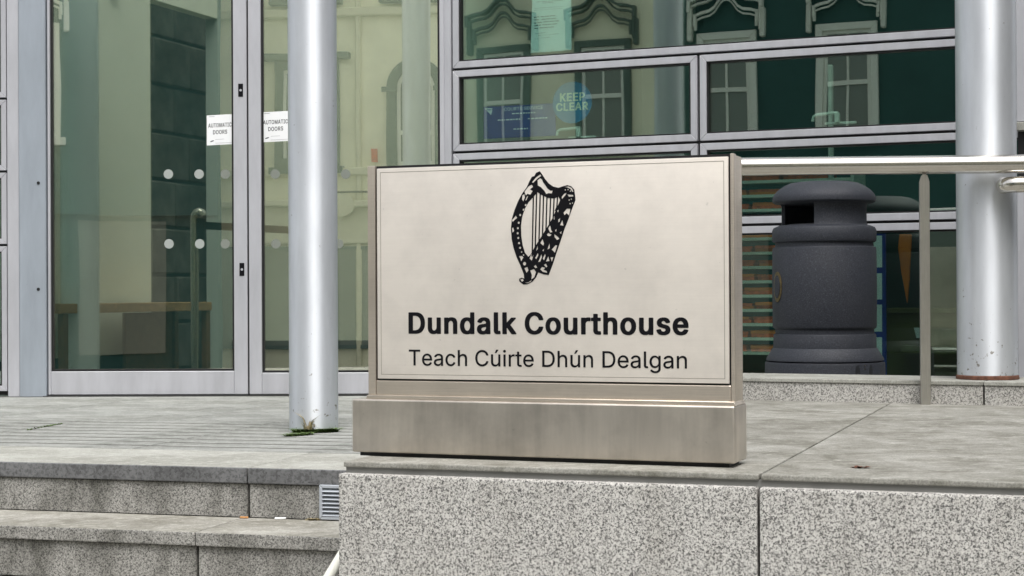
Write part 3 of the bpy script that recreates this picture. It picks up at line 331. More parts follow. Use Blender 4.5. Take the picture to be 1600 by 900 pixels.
def paving(name, c, warm):
    t = NT(name)
    n1 = t.noise(170, 3, .6); a = t.ramp(n1, [(.35, tuple(x * .78 for x in c)), (.65, tuple(x * 1.18 for x in c))])
    n2 = t.noise(5, 6, .68, t.map((1, 1.25, 1), (0, 0, R_(16))), .8); a = t.mix(t.ramp(n2, [(.36, (0, 0, 0)), (.64, (.95, .95, .95))]), a, warm, 'MULTIPLY')
    n5 = t.noise(1.1, 5, .65); a = t.mix(t.ramp(n5, [(.42, (0, 0, 0)), (.66, (.6, .6, .6))]), a, (.62, .61, .58), 'MULTIPLY')
    n6 = t.noise(420, 2, .6); a = t.mix(t.ramp(n6, [(.58, (0, 0, 0)), (.66, (.55, .55, .55))]), a, (.45, .45, .44), 'MULTIPLY')
    n3 = t.noise(26, 4, .7, t.map((1, 1.2, 1), (0, 0, R_(16)))); a = t.mix(t.ramp(n3, [(.52, (0, 0, 0)), (.72, (.5, .5, .5))]), a, tuple(min(1, x * 1.5) for x in c))
    t.base(a); t.set(.8, 0, .3); t.bump(n1, .2, .0015); return t.m
MAT['slab'] = paving('cap_stone', (.32, .315, .288), (.50, .49, .45))
MAT['pave'] = paving('paving_stone', (.33, .335, .32), (.60, .61, .60))
MAT['tread'] = paving('tread_stone', (.38, .37, .335), (.55, .54, .50))
MAT['pave_edge'] = paving('edge_stone', (.39, .39, .36), (.72, .72, .70))
MAT['joint'] = plain('joint_dirt', (.055, .055, .045), .95)
MAT['concrete'] = plain('concrete', (.22, .22, .21), .9)
def steel(name, c, rough, streak=(2, 2, 160), smudge=.25, metal=1.0, sk=.22):
    t = NT(name); n = t.noise(3, 5, .6, t.map(streak)); s = t.noise(4.5, 5, .62)
    a = t.ramp(s, [(.35, tuple(x * (1 - smudge) for x in c)), (.6, c)])
    a = t.mix(sk, a, t.ramp(n, [(.35, tuple(x * .7 for x in c)), (.65, tuple(min(1, x * 1.2) for x in c))]))
    sp = t.noise(55, 2, .5); a = t.mix(t.ramp(sp, [(.74, (0, 0, 0)), (.78, (.3, .3, .3))]), a, tuple(x * .45 for x in c))
    t.base(a); t.set(rough, metal); t.rough(s, rough + .08, rough - .05); t.bump(n, .06 * sk / .22, .0006); return t.m
MAT['steel_panel'] = steel('brushed_steel_panel', (.87, .81, .745), .48, (1.5, 1.5, 60), .14, .55, .045)
MAT['steel_frame'] = steel('brushed_steel_frame', (.64, .57, .49), .36, (2, 2, 110), .22, .75)
MAT['steel_plinth'] = steel('weathered_steel_plinth', (.64, .585, .52), .36, (5, 5, .5), .42, .85, .4)
MAT['steel_tube'] = steel('polished_steel_tube', (.68, .65, .60), .17, (90, 90, 4), .12)
MAT['steel_post'] = steel('steel_post', (.56, .54, .50), .34, (90, 90, 4), .15)
def painted_metal(name, c, rough=.42, metal=.35, chips=False, aniso=0):
    t = NT(name); s = t.noise(3.2, 5, .6, t.map((3, 3, .6))); a = t.ramp(s, [(.3, tuple(x * .86 for x in c)), (.68, tuple(min(1, x * 1.05) for x in c))])
    f = t.noise(60, 3, .6); a = t.mix(t.ramp(f, [(.70, (0, 0, 0)), (.76, (.35, .35, .35))]), a, tuple(x * .55 for x in c))
    if chips:
        sep = t.n.new('ShaderNodeSeparateXYZ'); t.L(t.co, sep.inputs[0])
        mr = t.n.new('ShaderNodeMapRange'); mr.inputs['From Min'].default_value = .02; mr.inputs['From Max'].default_value = .34; mr.inputs['To Min'].default_value = .11; mr.inputs['To Max'].default_value = 0; t.L(sep.outputs[2], mr.inputs[0])
        ad = t.n.new('ShaderNodeMath'); ad.operation = 'ADD'; t.L(t.noise(30, 4, .65), ad.inputs[0]); t.L(mr.outputs[0], ad.inputs[1])
        a = t.mix(t.ramp(ad.outputs[0], [(.70, (0, 0, 0)), (.73, (.8, .8, .8))]), a, (.17, .15, .12))
    t.base(a); t.set(rough, metal); t.rough(s, rough + .06, rough - .06)
    if aniso:
        tg = t.n.new('ShaderNodeTangent'); tg.direction_type = 'RADIAL'; tg.axis = 'Z'; t.L(tg.outputs[0], t.b.inputs['Tangent'])
        t.b.inputs['Anisotropic'].default_value = aniso; t.b.inputs['Anisotropic Rotation'].default_value = .25
    return t.m
MAT['alu'] = painted_metal('silver_painted_aluminium', (.51, .515, .55), .42, .2)
MAT['alu_blue'] = painted_metal('blue_grey_aluminium', (.35, .39, .44), .45, .2)
MAT['column'] = painted_metal('silver_column_paint', (.66, .69, .735), .52, .62, True, .82)
MAT['gasket'] = plain('black_gasket', (.008, .008, .009), .5)
MAT['shade_wall'] = plain('dark_shade_wall', (.09, .09, .085), .8, 0, .15, 2)  # dark tone for the unseen wall added to shade the right side
MAT['black'] = plain('black_print', (.004, .004, .006), .6, spec=.15)
MAT['rust'] = plain('rust', (.12, .05, .03), .9, 0, .4, 40)
def glass(name, tint, fac, rcol):
    t = NT(name); n = t.n; out = n['Material Output']; n.remove(t.b)
    tr = n.new('ShaderNodeBsdfTransparent'); tr.inputs[0].default_value = (*tint, 1)
    gl = n.new('ShaderNodeBsdfGlossy'); gl.inputs[0].default_value = (*rcol, 1); gl.inputs['Roughness'].default_value = .006
    w = t.noise(1.6, 1, .4, t.map((1, 1, .7))); bp = n.new('ShaderNodeBump'); bp.inputs['Strength'].default_value = .028; bp.inputs['Distance'].default_value = .02
    t.L(w, bp.inputs['Height']); t.L(bp.outputs[0], gl.inputs['Normal'])
    lw = n.new('ShaderNodeLayerWeight'); lw.inputs[0].default_value = .5
    pw = n.new('ShaderNodeMath'); pw.operation = 'POWER'; t.L(lw.outputs['Facing'], pw.inputs[0]); pw.inputs[1].default_value = 5
    ad = n.new('ShaderNodeMath'); ad.operation = 'ADD'; ad.use_clamp = True; t.L(pw.outputs[0], ad.inputs[0]); ad.inputs[1].default_value = fac
    mx = n.new('ShaderNodeMixShader'); t.L(ad.outputs[0], mx.inputs[0]); t.L(tr.outputs[0], mx.inputs[1]); t.L(gl.outputs[0], mx.inputs[2]); t.L(mx.outputs[0], out.inputs[0]); return t.m
MAT['glass_door'] = glass('clear_coated_glass', (.93, .96, .92), .43, (1.0, 1.0, .90))
MAT['glass_win'] = glass('green_tinted_glass', (.82, .95, .915), .25, (.90, .98, .90))
MAT['added_roof_glass'] = glass('added_rooflight_glass', (.92, .95, .94), .02, (1, 1, 1))  # for the unseen glass roof added over the lobby
MAT['white'] = plain('white_paper', (.88, .89, .90), .6, 0, .02)
MAT['paper'] = plain('pale_paper', (.74, .80, .80), .6, 0, .04, 20)
MAT['grey_ink'] = plain('grey_ink', (.10, .11, .12), .6)
MAT['blue'] = plain('navy_board', (.010, .035, .26), .45, 0, .1)
MAT['disc'] = plain('blue_disc', (.012, .20, .42), .4, 0, .08)
MAT['disc_text'] = plain('disc_lettering', (.80, .80, .62), .5, 0, .03)
MAT['dot_faint'] = plain('faint_frosted_dot', (.21, .23, .20), .7, 0, .03)  # darker dots: faintness against the bright background put into their colour
MAT['dot'] = plain('frosted_dot', (.36, .39, .37), .7, 0, .03)
def bin_plastic():
    t = NT('slate_bin_plastic'); n = t.noise(160, 3, .6); a = t.ramp(n, [(.36, (.019, .022, .030)), (.60, (.034, .038, .050)), (.74, (.075, .08, .095))])
    s = t.noise(5, 4, .6); a = t.mix(t.ramp(s, [(.45, (0, 0, 0)), (.75, (.2, .2, .2))]), a, (.06, .06, .065)); t.base(a); t.set(.62, 0, .4); t.bump(n, .6, .002); return t.m
MAT['bin'] = bin_plastic()
MAT['bin_dark'] = plain('bin_liner', (.015, .017, .021), .6)
MAT['gold'] = plain('tarnished_plaque', (.16, .12, .055), .4, .6, .4, 60)
MAT['wood'] = plain('oak_board', (.42, .26, .12), .45, 0, .18, 14)
MAT['wood_dark'] = plain('oak_leg', (.20, .115, .06), .5, 0, .18, 14)
MAT['cream_in'] = plain('lobby_paint', (.82, .83, .72), .8, 0, .04, 1.5)
MAT['grey_in'] = plain('lobby_grey_paint', (.40, .46, .43), .8, 0, .05, 2)
MAT['skirt'] = plain('dark_skirting', (.035, .055, .06), .6)
MAT['floor_in'] = plain('lobby_floor', (.16, .17, .16), .35, 0, .15, 3)
MAT['ceil'] = plain('ceiling', (.5, .52, .5), .9)
MAT['lobby_col'] = plain('pale_blue_column', (.80, .90, .92), .22, 0, .03)
MAT['back_in'] = plain('lobby_back_paint', (.50, .52, .44), .8, 0, .06, 1.5)
MAT['passage'] = plain('passage_stone', (.10, .10, .088), .85, 0, .5, 5)
MAT['dark_in'] = plain('office_wall', (.08, .13, .12), .85, 0, .2, 2)
MAT['olive'] = plain('olive_counter', (.14, .13, .05), .6)
MAT['red'] = plain('red_folder', (.70, .12, .04), .7, 0, .35, 30)
MAT['orange'] = plain('orange_cloth', (.78, .20, .03), .8)
MAT['shelf'] = plain('cream_shelf', (.70, .68, .58), .6)
MAT['green_leaf'] = plain('weed_leaf', (.075, .13, .025), .7, 0, .4, 60)
MAT['straw'] = plain('dry_stem', (.30, .25, .14), .8, 0, .3, 60)
MAT['vent'] = plain('grey_plastic_vent', (.40, .43, .47), .45, 0, .06)
MAT['filter'] = plain('cork_filter', (.55, .27, .10), .8, 0, .2, 90)
MAT['cream_wall'] = plain('cream_render', (.88, .84, .63), .85, 0, .07, 2.2)
MAT['cream_trim'] = plain('cream_trim', (.72, .68, .50), .8, 0, .05)
MAT['green_trim'] = plain('sage_stucco', (.075, .11, .095), .7, 0, .1)
MAT['teal_wall'] = plain('dark_teal_render', (.020, .075, .070), .8, 0, .12, 1)
MAT['white_trim'] = plain('white_moulding', (.78, .78, .70), .6, 0, .03)
MAT['curtain'] = plain('window_interior', (.11, .14, .12), .7, 0, .3, 2)
MAT['opp_glass'] = plain('far_window_glass', (.17, .19, .165), .14, 0, .1, 1, .6)
MAT['dark_pane'] = plain('dark_window_glass', (.025, .035, .033), .25, 0, .2, 2)
MAT['shop'] = plain('shopfront', (.10, .12, .11), .5, 0, .2, 1)
MAT['roof'] = plain('slate_roof', (.06, .065, .075), .7, 0, .2, 3)
def asphalt():
    t = NT('asphalt'); n = t.noise(70, 4, .7); t.base(t.ramp(n, [(.3, (.035, .035, .036)), (.7, (.075, .075, .074))])); t.set(.85, 0, .3); t.bump(n, .3, .003); return t.m
MAT['road'] = asphalt()
MAT['belt'] = plain('black_belt', (.010, .010, .012), .7)

# ------------------------------------------------------------------ levels and planes of the place
ZP, ZS, ZK = .95, 1.11, 1.214               # platform, raised terrace slab, kerb top
T = Fr(on_z(527, 735, ZP), 15.5)            # edge of the platform, steps below it
W = Fr(on_z(531, 721, ZS), 19.3)            # front of the terrace wall (edge of the cap)
Kp = on_z(1447, 631, ZS); K = Fr(Kp, 24.5)  # kerb front
S = Fr(on_z(550, 712, ZS), 20.8)            # sign
Dp = on_z(388, 618.5, ZP); D = Fr(Dp, 1.9)  # glazed doors
cu_ = D.u(705); RC = D.P(cu_, 0, 0); Rt = Fr(RC, 23.4)   # window wall right of the doors
print('D', Dp, 'RC', RC, 'Kp', Kp, 'S', S.o, 'W', W.o, 'T', T.o)

# ------------------------------------------------------------------ ground
def sheet(name, x0, x1, y0, y1, z, mat):
    bm = NB(); bm.faces.new([bm.verts.new(p) for p in ((x0, y0, z), (x1, y0, z), (x1, y1, z), (x0, y1, z))]); return obj(name, bm, mat, kind='structure')
sheet('road', -400, 400, -400, 400, 0, MAT['road'])
bm = NB(); bm.faces.new([bm.verts.new(p) for p in ((-40, -2.5, .12), (40, -2.5, .12), (40, 12, .12), (-40, 12, .12))])
g = bmesh.ops.extrude_face_region(bm, geom=bm.faces[:]); bmesh.ops.translate(bm, vec=(0, 0, -.12), verts=[v for v in g['geom'] if isinstance(v, bmesh.types.BMVert)])
obj('footpath', bm, MAT['pave'], kind='structure')

# ------------------------------------------------------------------ platform paving and steps
platform = obj('platform', box(Fr(T.P(0, 0, 0), 15.5), -6.5, 7.5, -9.5, -.03, .125, ZP - .0012), MAT['joint'], kind='structure')
def end_u(v):                               # where a line parallel to the steps meets the end of the terrace wall
    p0 = T.P(0, v, 0); e0 = W.P(0, 0, 0); nx = -W.N
    # solve p0 + a*U = e0 + b*nx
    d = e0 - p0; a1, b1, a2, b2 = T.U.x, -nx.x, T.U.y, -nx.y
    det = a1 * b2 - b1 * a2; return (d.x * b2 - b1 * d.y) / det
SH = {}
def slab_piece(name, F, u0, u1, v0, v1, z1, th, mat, parent, jit=.0003, bev=.0006, mats=None):
    dz = random.uniform(-jit, jit)
    return obj(name, box(F, u0, u1, v0, v1, z1 - th + dz, z1 + dz, bev), mat, parent)
L_ = 1.08; J = .004
uj = T.u(100, -1.9, 668)                    # a joint seen near the left
rows = []
v = 0.0; edge_depth = .62
rows.append((0.0, -edge_depth, 'edge'))
v = -edge_depth
for k in range(9): rows.append((v, v - .172, 'strip')); v -= .172
for k in range(4): rows.append((v, v - .64, 'big')); v -= .64
for (va, vb, kd) in rows:
    ln = L_ if kd != 'big' else L_
    k0 = -4 if kd != 'edge' else -3
    for k in range(-5, 6):
        a = uj + k * ln + (0 if kd != 'big' else .5); b = a + ln
        if kd == 'edge': a += .62 ; b += .62
        hi = end_u((va + vb) / 2) + .25
        if va < -3.0: hi = 4.5
        if a > hi: continue
        j = .0035 if kd != 'strip' else .003
        jv = .003 if kd != 'strip' else .016
        if kd == 'edge': continue
        slab_piece('paving_strip' if kd == 'strip' else 'paving_slab', T, a + j, min(b, hi) - j, va - jv, vb + jv, ZP, .035, MAT['pave'], platform)
# the stone edge of the platform: nosing slabs with a dark front, a granite riser below
steps = obj('entrance_steps', box(T, -6.5, .2, -.4, -.05, .125, ZP - .06), MAT['joint'], kind='structure')
j1 = T.u(387, 0, 745)
def nosing(z, vf, cuts, th, mtop, depth, name='tread_slab'):
    out = []
    for a, b in zip(cuts, cuts[1:]):
        b2 = min(b, end_u(vf) + .1)
        out.append(obj(name, box(T, a + .0025, b2 - .0025, vf - depth, vf, z - th, z, .006, 2), mtop, steps))
    return out
E_ = end_u(0)
cutsA = [j1 - 5.4, j1 - 3.6, j1 - 1.8, j1, 9]
for a, b in zip(cutsA, cutsA[1:]):
    b2 = min(b, E_ + .12)
    obj('edge_slab', box(T, a + .002, b2 - .002, -edge_depth + .003, -.012, ZP - .034, ZP + .001, .003), MAT['pave_edge'], platform)
    obj('nosing', box(T, a + .003, b2 - .003, -.010, .006, ZP - .058, ZP + .001, .004, 2), MAT['granite_dark'], steps)
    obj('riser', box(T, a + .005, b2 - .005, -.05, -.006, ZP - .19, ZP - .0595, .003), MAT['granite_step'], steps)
ztr = ZP - .19; vf = .0; 
tr_f = T.hit(EYE, ray(527, 839.6)); pf = on_z(527, 839.6, ztr); vtr = (Vector((pf.x, pf.y)) - T.o).dot(T.N)
j2 = T.u(305, vtr, 830)
for n_ in range(4):
    zt = ZP - .19 * (n_ + 1); v1 = vtr * (n_ + 1)
    off = j2 if n_ % 2 == 0 else j1
    cuts = [off - 5.4, off - 3.6, off - 1.8, off, 9]
    for a, b in zip(cuts, cuts[1:]):
        b2 = min(b, end_u(v1) + .12)
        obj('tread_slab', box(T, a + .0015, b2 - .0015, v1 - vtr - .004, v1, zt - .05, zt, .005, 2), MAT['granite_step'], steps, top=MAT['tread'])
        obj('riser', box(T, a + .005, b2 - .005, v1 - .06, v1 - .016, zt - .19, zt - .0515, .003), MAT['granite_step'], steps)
    obj('step_core', box(T, -6.5, .15, v1 - vtr - .02, v1 - .062, 0.121, zt - .052), MAT['joint'], steps)

# ------------------------------------------------------------------ terrace wall with cap slabs
wall = thing('terrace_wall', 'pale speckled granite terrace wall with grey cap slabs under the steel sign', 'wall', W.P(0, 0, 0))
uw = W.u(1187, 0, 760); wl = W.u(527, .025, 800)
ZC = ZS - .034
cuts = [wl, uw, uw + 1.62, uw + 3.2]
for a, b in zip(cuts, cuts[1:]):
    obj('granite_panel', box(W, a + .0035, b - .0035, -.035, .025, 0.121, ZC, .006, 2), MAT['granite'], wall)
obj('wall_core', box(W, wl + .015, uw + 3.2, -3.9, -.036, 0.121, ZC - .004), MAT['concrete'], wall)
ul = W.u(535, 0, 716)
obj('cap_bed', box(W, ul + .008, uw + 3.19, -3.88, -.010, ZC - .003, ZS - .0165), MAT['concrete'], wall)
capc = [ul, W.u(1187, 0, 738), W.u(1187, 0, 738) + 1.62, uw + 3.2]
for a, b in zip(capc, capc[1:]):
    obj('cap_slab', box(W, a + .003, b - .003, -3.9, 0, ZS - .016, ZS, .004, 2), MAT['slab'], wall)

# kerb behind the slabs
kerb = obj('kerb', box(K, -2.05, 3.0, -.44, -.04, ZS - .1, ZK - .022), MAT['joint'], kind='structure')
kj = K.u(1537, 0, 615)
kc = [kj - 2.4, kj - 1.2, kj, kj + 1.2, kj + 2.4]
for a, b in zip(kc, kc[1:]):
    obj('kerb_stone', box(K, max(a, -1.75) + .004, b - .004, -.05, 0, ZS - .02, ZK - .018, .003), MAT['granite_kerb'], kerb)
    obj('kerb_cap', box(K, max(a, -1.76) + .002, b - .002, -.45, .006, ZK - .0175, ZK, .003, 2), MAT['pave_edge'], kerb)

# ------------------------------------------------------------------ columns
def column(label, c, r, z0, ztop, collar):
    t = thing('column', label, 'column', (c[0], c[1], z0), 'round silver columns carrying the canopy')
    bm = NB(); n = 64
    prof = [(r, z0), (r, z0 + .15), (r, 2.2), (r, 4), (r, ztop)]
    lathe(bm, c, prof, n); obj('shaft', bm, MAT['column'], t, True)
    if collar:
        bm = NB(); lathe(bm, c, [(r + .001, z0 + .0005), (r + .006, z0 + .002), (r + .005, z0 + .016), (r + .001, z0 + .02)], n, close=False); obj('collar', bm, MAT['rust'], t, True, label='rusty ring round the foot of the column')
    return t
ZTOP = 6.9
pl = on_z(490.5, 676, ZP); dl = pl.y; rl = 38.7 / FPX * dl
column('silver painted column left of the steel sign with weeds at its foot', (pl.x * (1 + rl / dl), dl + rl), rl, ZP, ZTOP, False)
pr = on_z(1543, 594.5, ZK); dr = pr.y; rr = 46.8 / FPX * dr
CRt = (pr.x * (1 + rr / dr), dr + rr)
column('silver painted column at the right standing on the kerb with a rusty foot', CRt, rr, ZK, ZTOP, True)

# ------------------------------------------------------------------ the sign
sign = thing('courthouse_sign', 'brushed steel sign with harp and Dundalk Courthouse lettering on a steel plinth', 'sign', S.P(0, 0, ZS))
us1 = S.u(1148, 0, 680); zpt = S.z(550, 623, 0)
obj('plinth', box(S, 0, us1, -.156, 0, ZS + .012, zpt, .007, 3), MAT['steel_plinth'], sign, True)
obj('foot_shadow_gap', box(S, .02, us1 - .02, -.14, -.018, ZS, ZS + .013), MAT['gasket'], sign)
vb = -.022
ub0 = S.u(575, vb, 430); ub1 = S.u(1147, vb, 430); zbt = S.z(588, 260.5, vb)
bm = NB(); fbox(bm, S, ub0, ub1, vb - .108, vb - .012, zpt - .004, zbt, .004, 2); obj('casing', bm, MAT['steel_frame'], sign, True)
ug0 = S.u(586.5, vb, 430); ug1 = S.u(1141.5, vb, 430)
zg0 = S.z(588, 594, vb)
obj('edge_strip', box(S, ub0 - .001, ug0, vb - .03, vb, zpt + .002, zbt + .003, .003, 2), MAT['steel_frame'], sign, True)
obj('edge_strip', box(S, ug1, ub1 + .001, vb - .03, vb, zpt + .002, zbt + .003, .003, 2), MAT['steel_frame'], sign, True)
obj('lower_rail', box(S, ug0 + .0006, ug1 - .0006, vb - .03, vb - .0005, zpt + .002, zg0, .004, 3), MAT['steel_frame'], sign, True)
bm = NB(); prism(bm, S, [(ub0 - .006, zpt - .001), (ub1 + .006, zpt - .001), (ub1 + .001, zpt + .012), (ub0 - .001, zpt + .012)], vb - .11, vb + .010, .002); obj('skirt', bm, MAT['steel_frame'], sign, True)
vr = vb - .004
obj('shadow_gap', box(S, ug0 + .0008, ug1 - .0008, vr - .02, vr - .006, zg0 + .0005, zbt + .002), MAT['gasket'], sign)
VP = vb + .003
up0, zp1 = S.uz(588.5, 264, VP); up1, zp0 = S.uz(1139.5, 600, VP); zp0 = S.z(588.5, 591.5, VP)
zp1 = S.z(588.5, 263.5, VP)
panel = obj('face_panel', box(S, up0, up1, vr - .003, VP, zp0, zp1, .0025, 2), MAT['steel_panel'], sign, True)
def pl_pt(px, py): return S.uz(px, py, VP)
g0, g1, h0, h1 = up0 + .012, up1 - .012, zp0 + .013, zp1 - .012
bm = NB(); w = .0016
MAT['score'] = plain('scored_line', (.34, .31, .27), .5, .6)
for q in ((g0, g1, h0, h0 + w), (g0, g1, h1 - w, h1), (g0, g0 + w, h0 + w, h1 - w), (g1 - w, g1, h0 + w, h1 - w)): fbox(bm, S, q[0], q[1], VP - .001, VP + .0003, q[2], q[3])
obj('scored_border', bm, MAT['score'], sign)
a = pl_pt(638.5, 521.5); b = pl_pt(1076, 523.5); c = pl_pt(640, 488)
put_text('letter', 'Dundalk Courthouse', S, VP + .0001, a[0], b[0], a[1], c[1], MAT['black'], sign, .022, 1.0, b[1] - a[1], .0009, True)
a = pl_pt(639, 571); b = pl_pt(1073.5, 576); c = pl_pt(640, 546.3)
put_text('letter', 'Teach C\u00fairte Dh\u00fan Dealgan', S, VP + .0001, a[0], b[0], a[1], c[1], MAT['black'], sign, 0, 1.0, b[1] - a[1], .0009, True)
# the harp, drawn in the grid of its own plate (686 x 900 units over 160 x 210 px)
outer = [(315, 75), (330, 95), (350, 127), (375, 157), (405, 178), (440, 186), (470, 176), (500, 168), (525, 176), (545, 198), (551, 235), (554, 268), (530, 330), (505, 400), (480, 462), (455, 540), (430, 612), (405, 690), (375, 770), (340, 766), (305, 753), (290, 786), (265, 815), (232, 833), (205, 834), (178, 812), (177, 795), (195, 788), (211, 795), (208, 765), (185, 705), (160, 650), (140, 590), (127, 530), (122, 460), (128, 395), (146, 335), (170, 275), (195, 228), (228, 182), (247, 140), (262, 112), (278, 108), (290, 86)]
hole = [(270, 250), (300, 216), (330, 236), (370, 254), (410, 258), (440, 246), (452, 268), (430, 320), (400, 390), (365, 450), (320, 522), (278, 588), (252, 636), (238, 648), (215, 620), (200, 570), (191, 510), (189, 440), (197, 380), (215, 325), (240, 282)]
holes = [hole,
 [(300, 135), (318, 122), (330, 130), (338, 150), (352, 168), (366, 190), (385, 205), (402, 205), (395, 224), (372, 222), (358, 228), (345, 205), (322, 182), (302, 170)],
 [(262, 150), (288, 118), (318, 96), (326, 106), (300, 124), (272, 152)],
 [(212, 212), (240, 175), (262, 165), (270, 180), (250, 196), (268, 208), (252, 232), (232, 226), (222, 238)],
 [(198, 236), (212, 228), (216, 250), (204, 278), (196, 262)], [(228, 246), (238, 240), (226, 268), (218, 272)],
 [(480, 180), (508, 176), (530, 188), (541, 212), (534, 214), (520, 194), (500, 184)],
 [(462, 246), (478, 226), (494, 220), (490, 232), (472, 252), (464, 262)], [(500, 230), (538, 234), (540, 244), (510, 246)],
 [(474, 352), (496, 326), (520, 326), (512, 372), (494, 356), (480, 370)],
 [(450, 436), (466, 402), (474, 440)], [(482, 434), (496, 404), (492, 436)],
 [(438, 400), (452, 388), (448, 412), (440, 418)], [(430, 340), (442, 332), (438, 352)],
 [(372, 460), (384, 432), (392, 470), (400, 482), (384, 486)], [(362, 500), (372, 488), (394, 500), (384, 510), (368, 508)],
 [(412, 496), (426, 506), (440, 518), (446, 528), (430, 536), (414, 516)], [(448, 486), (462, 476), (458, 496)], [(416, 470), (428, 462), (424, 482)],
 [(394, 600), (420, 570), (432, 572), (416, 622), (404, 608)], [(366, 600), (380, 556), (382, 590)], [(318, 556), (334, 530), (344, 560), (352, 540), (338, 574)],
 [(356, 680), (372, 644), (380, 676)], [(386, 652), (406, 650), (396, 682)], [(334, 660), (350, 628), (354, 640), (344, 672)], [(304, 684), (326, 630), (330, 650), (318, 680)],
 [(318, 732), (330, 716), (352, 722), (340, 734), (362, 744), (364, 756), (334, 748)], [(342, 702), (356, 694), (366, 712), (358, 720)],
 [(250, 740), (276, 730), (290, 750), (278, 786), (258, 800), (262, 770)], [(274, 712), (288, 702), (298, 720), (286, 724)],
 [(183, 800), (200, 794), (208, 806), (196, 816)], [(216, 822), (240, 818), (262, 802), (256, 814), (234, 826)],
 [(176, 644), (196, 642), (206, 652), (190, 678), (184, 658)], [(212, 724), (232, 716), (240, 738), (226, 756)], [(284, 656), (302, 622), (306, 636), (292, 664)],
 [(128, 402), (142, 388), (154, 372), (164, 388), (146, 402), (134, 416)], [(128, 456), (138, 452), (144, 476), (132, 486)],
 [(246, 660), (262, 620), (272, 640), (262, 674)], [(290, 610), (300, 574), (302, 596)], [(332, 606), (344, 592), (340, 612)], [(402, 392), (412, 372), (414, 400)], [(414, 342), (426, 312), (424, 340)]]
def blob(x, y, r, n=8): return [(x + r * math.cos(2 * math.pi * k / n), y + r * 1.15 * math.sin(2 * math.pi * k / n)) for k in range(n)]
for x, y in ((221, 302), (207, 333), (184, 368), (174, 420), (168, 456), (167, 490), (171, 522), (176, 556), (183, 588), (193, 616), (206, 636)): holes.append(blob(x, y, 7 if y < 600 else 5))
for x, y in ((512, 268), (526, 262), (518, 292), (534, 288), (486, 200), (504, 198), (520, 208)): holes.append(blob(x, y, 4.5, 6))
holes.append(blob(213, 694, 11))
vf_ = flat_fill([outer] + holes)
def hp(x, y, v): u, z = pl_pt(770 + x / 4.2857, 250 + y / 4.2857); return S.P(u, v, z)
obj('harp_emblem', flat_to_bm(vf_, lambda x, y: hp(x, y, VP + .0009), lambda x, y: hp(x, y, VP)), MAT['black'], sign)
for k, (xt, yt, xb, yb) in enumerate(((272, 248, 264, 640), (294, 222, 284, 596), (318, 230, 309, 550), (340, 240, 333, 512), (363, 252, 356, 474), (388, 256, 380, 436), (411, 257, 404, 392), (434, 250, 428, 334))):
    bm = NB(); w = 4.2
    c = [hp(xt - w, yt - 6, VP), hp(xt + w, yt - 6, VP), hp(xb + w, yb + 6, VP), hp(xb - w, yb + 6, VP)]
    c += [hp(xt - w, yt - 6, VP + .0008), hp(xt + w, yt - 6, VP + .0008), hp(xb + w, yb + 6, VP + .0008), hp(xb - w, yb + 6, VP + .0008)]
    hexa(bm, c); obj('harp_string', bm, MAT['black'], sign)

# ------------------------------------------------------------------ courthouse shell
court = thing('courthouse', 'glazed courthouse front with silver aluminium frames, sliding doors and green tinted windows', 'building', RC + Vector((0, 0, ZP)))
def window(F, u0, u1, z0, z1, mat, w=.042, handle=None, gas=.012, proud=.03):
    bm = NB(); mitred(bm, F, u0, u1, z0, z1, w, -.03, proud); fr = obj('window', bm, MAT['alu'], court)
    bm = NB(); mitred(bm, F, u0 + w - .002, u1 - w + .002, z0 + w - .002, z1 - w + .002, gas, -.028, proud - .012, bev=0); obj('gasket', bm, MAT['gasket'], fr)
    obj('pane', box(F, u0 + w, u1 - w, -.024, -.006, z0 + w, z1 - w), mat, fr)
    return fr
uR0 = Rt.u(712); uR1 = Rt.u(1650); uM = Rt.u(1093.5, 0, 165); g = .005
zg1 = Rt.z(1000, 90, .03); zg2 = Rt.z(1000, 226, .03); zg3 = Rt.z(1352, 347.5, .03); zb = ZP + .03
gp = .0085
window(Rt, uR0, uR1, zg1 + gp, 4.55, MAT['glass_win'])
w2a = window(Rt, uR0, uM - gp, zg2 + gp, zg1 - gp, MAT['glass_win']); w2b = window(Rt, uM + gp, uR1, zg2 + gp, zg1 - gp, MAT['glass_win'])
window(Rt, uR0, uM - gp, zg3 + gp, zg2 - gp, MAT['glass_win']); window(Rt, uM + gp, uR1, zg3 + gp, zg2 - gp, MAT['glass_win'])
window(Rt, uR0, uM - gp, zb, zg3 - gp, MAT['glass_win']); window(Rt, uM + gp, uR1, zb, zg3 - gp, MAT['glass_win'])
for z in (zg1, zg2, zg3): obj('transom_core', box(Rt, uR0, uR1, -.05, -.002, z - .022, z + .022), MAT['gasket'], court)
obj('mullion_core', box(Rt, uM - .022, uM + .022, -.051, -.003, zb, zg1), MAT['gasket'], court)
obj('corner_mullion', box(Rt, Rt.u(698), Rt.u(709.5), -.06, .035, ZP, 4.6, .003), MAT['alu'], court)
obj('base_strip', box(Rt, uR0 - .02, uR1, -.06, .02, ZP - .02, zb - .004), MAT['gasket'], court)
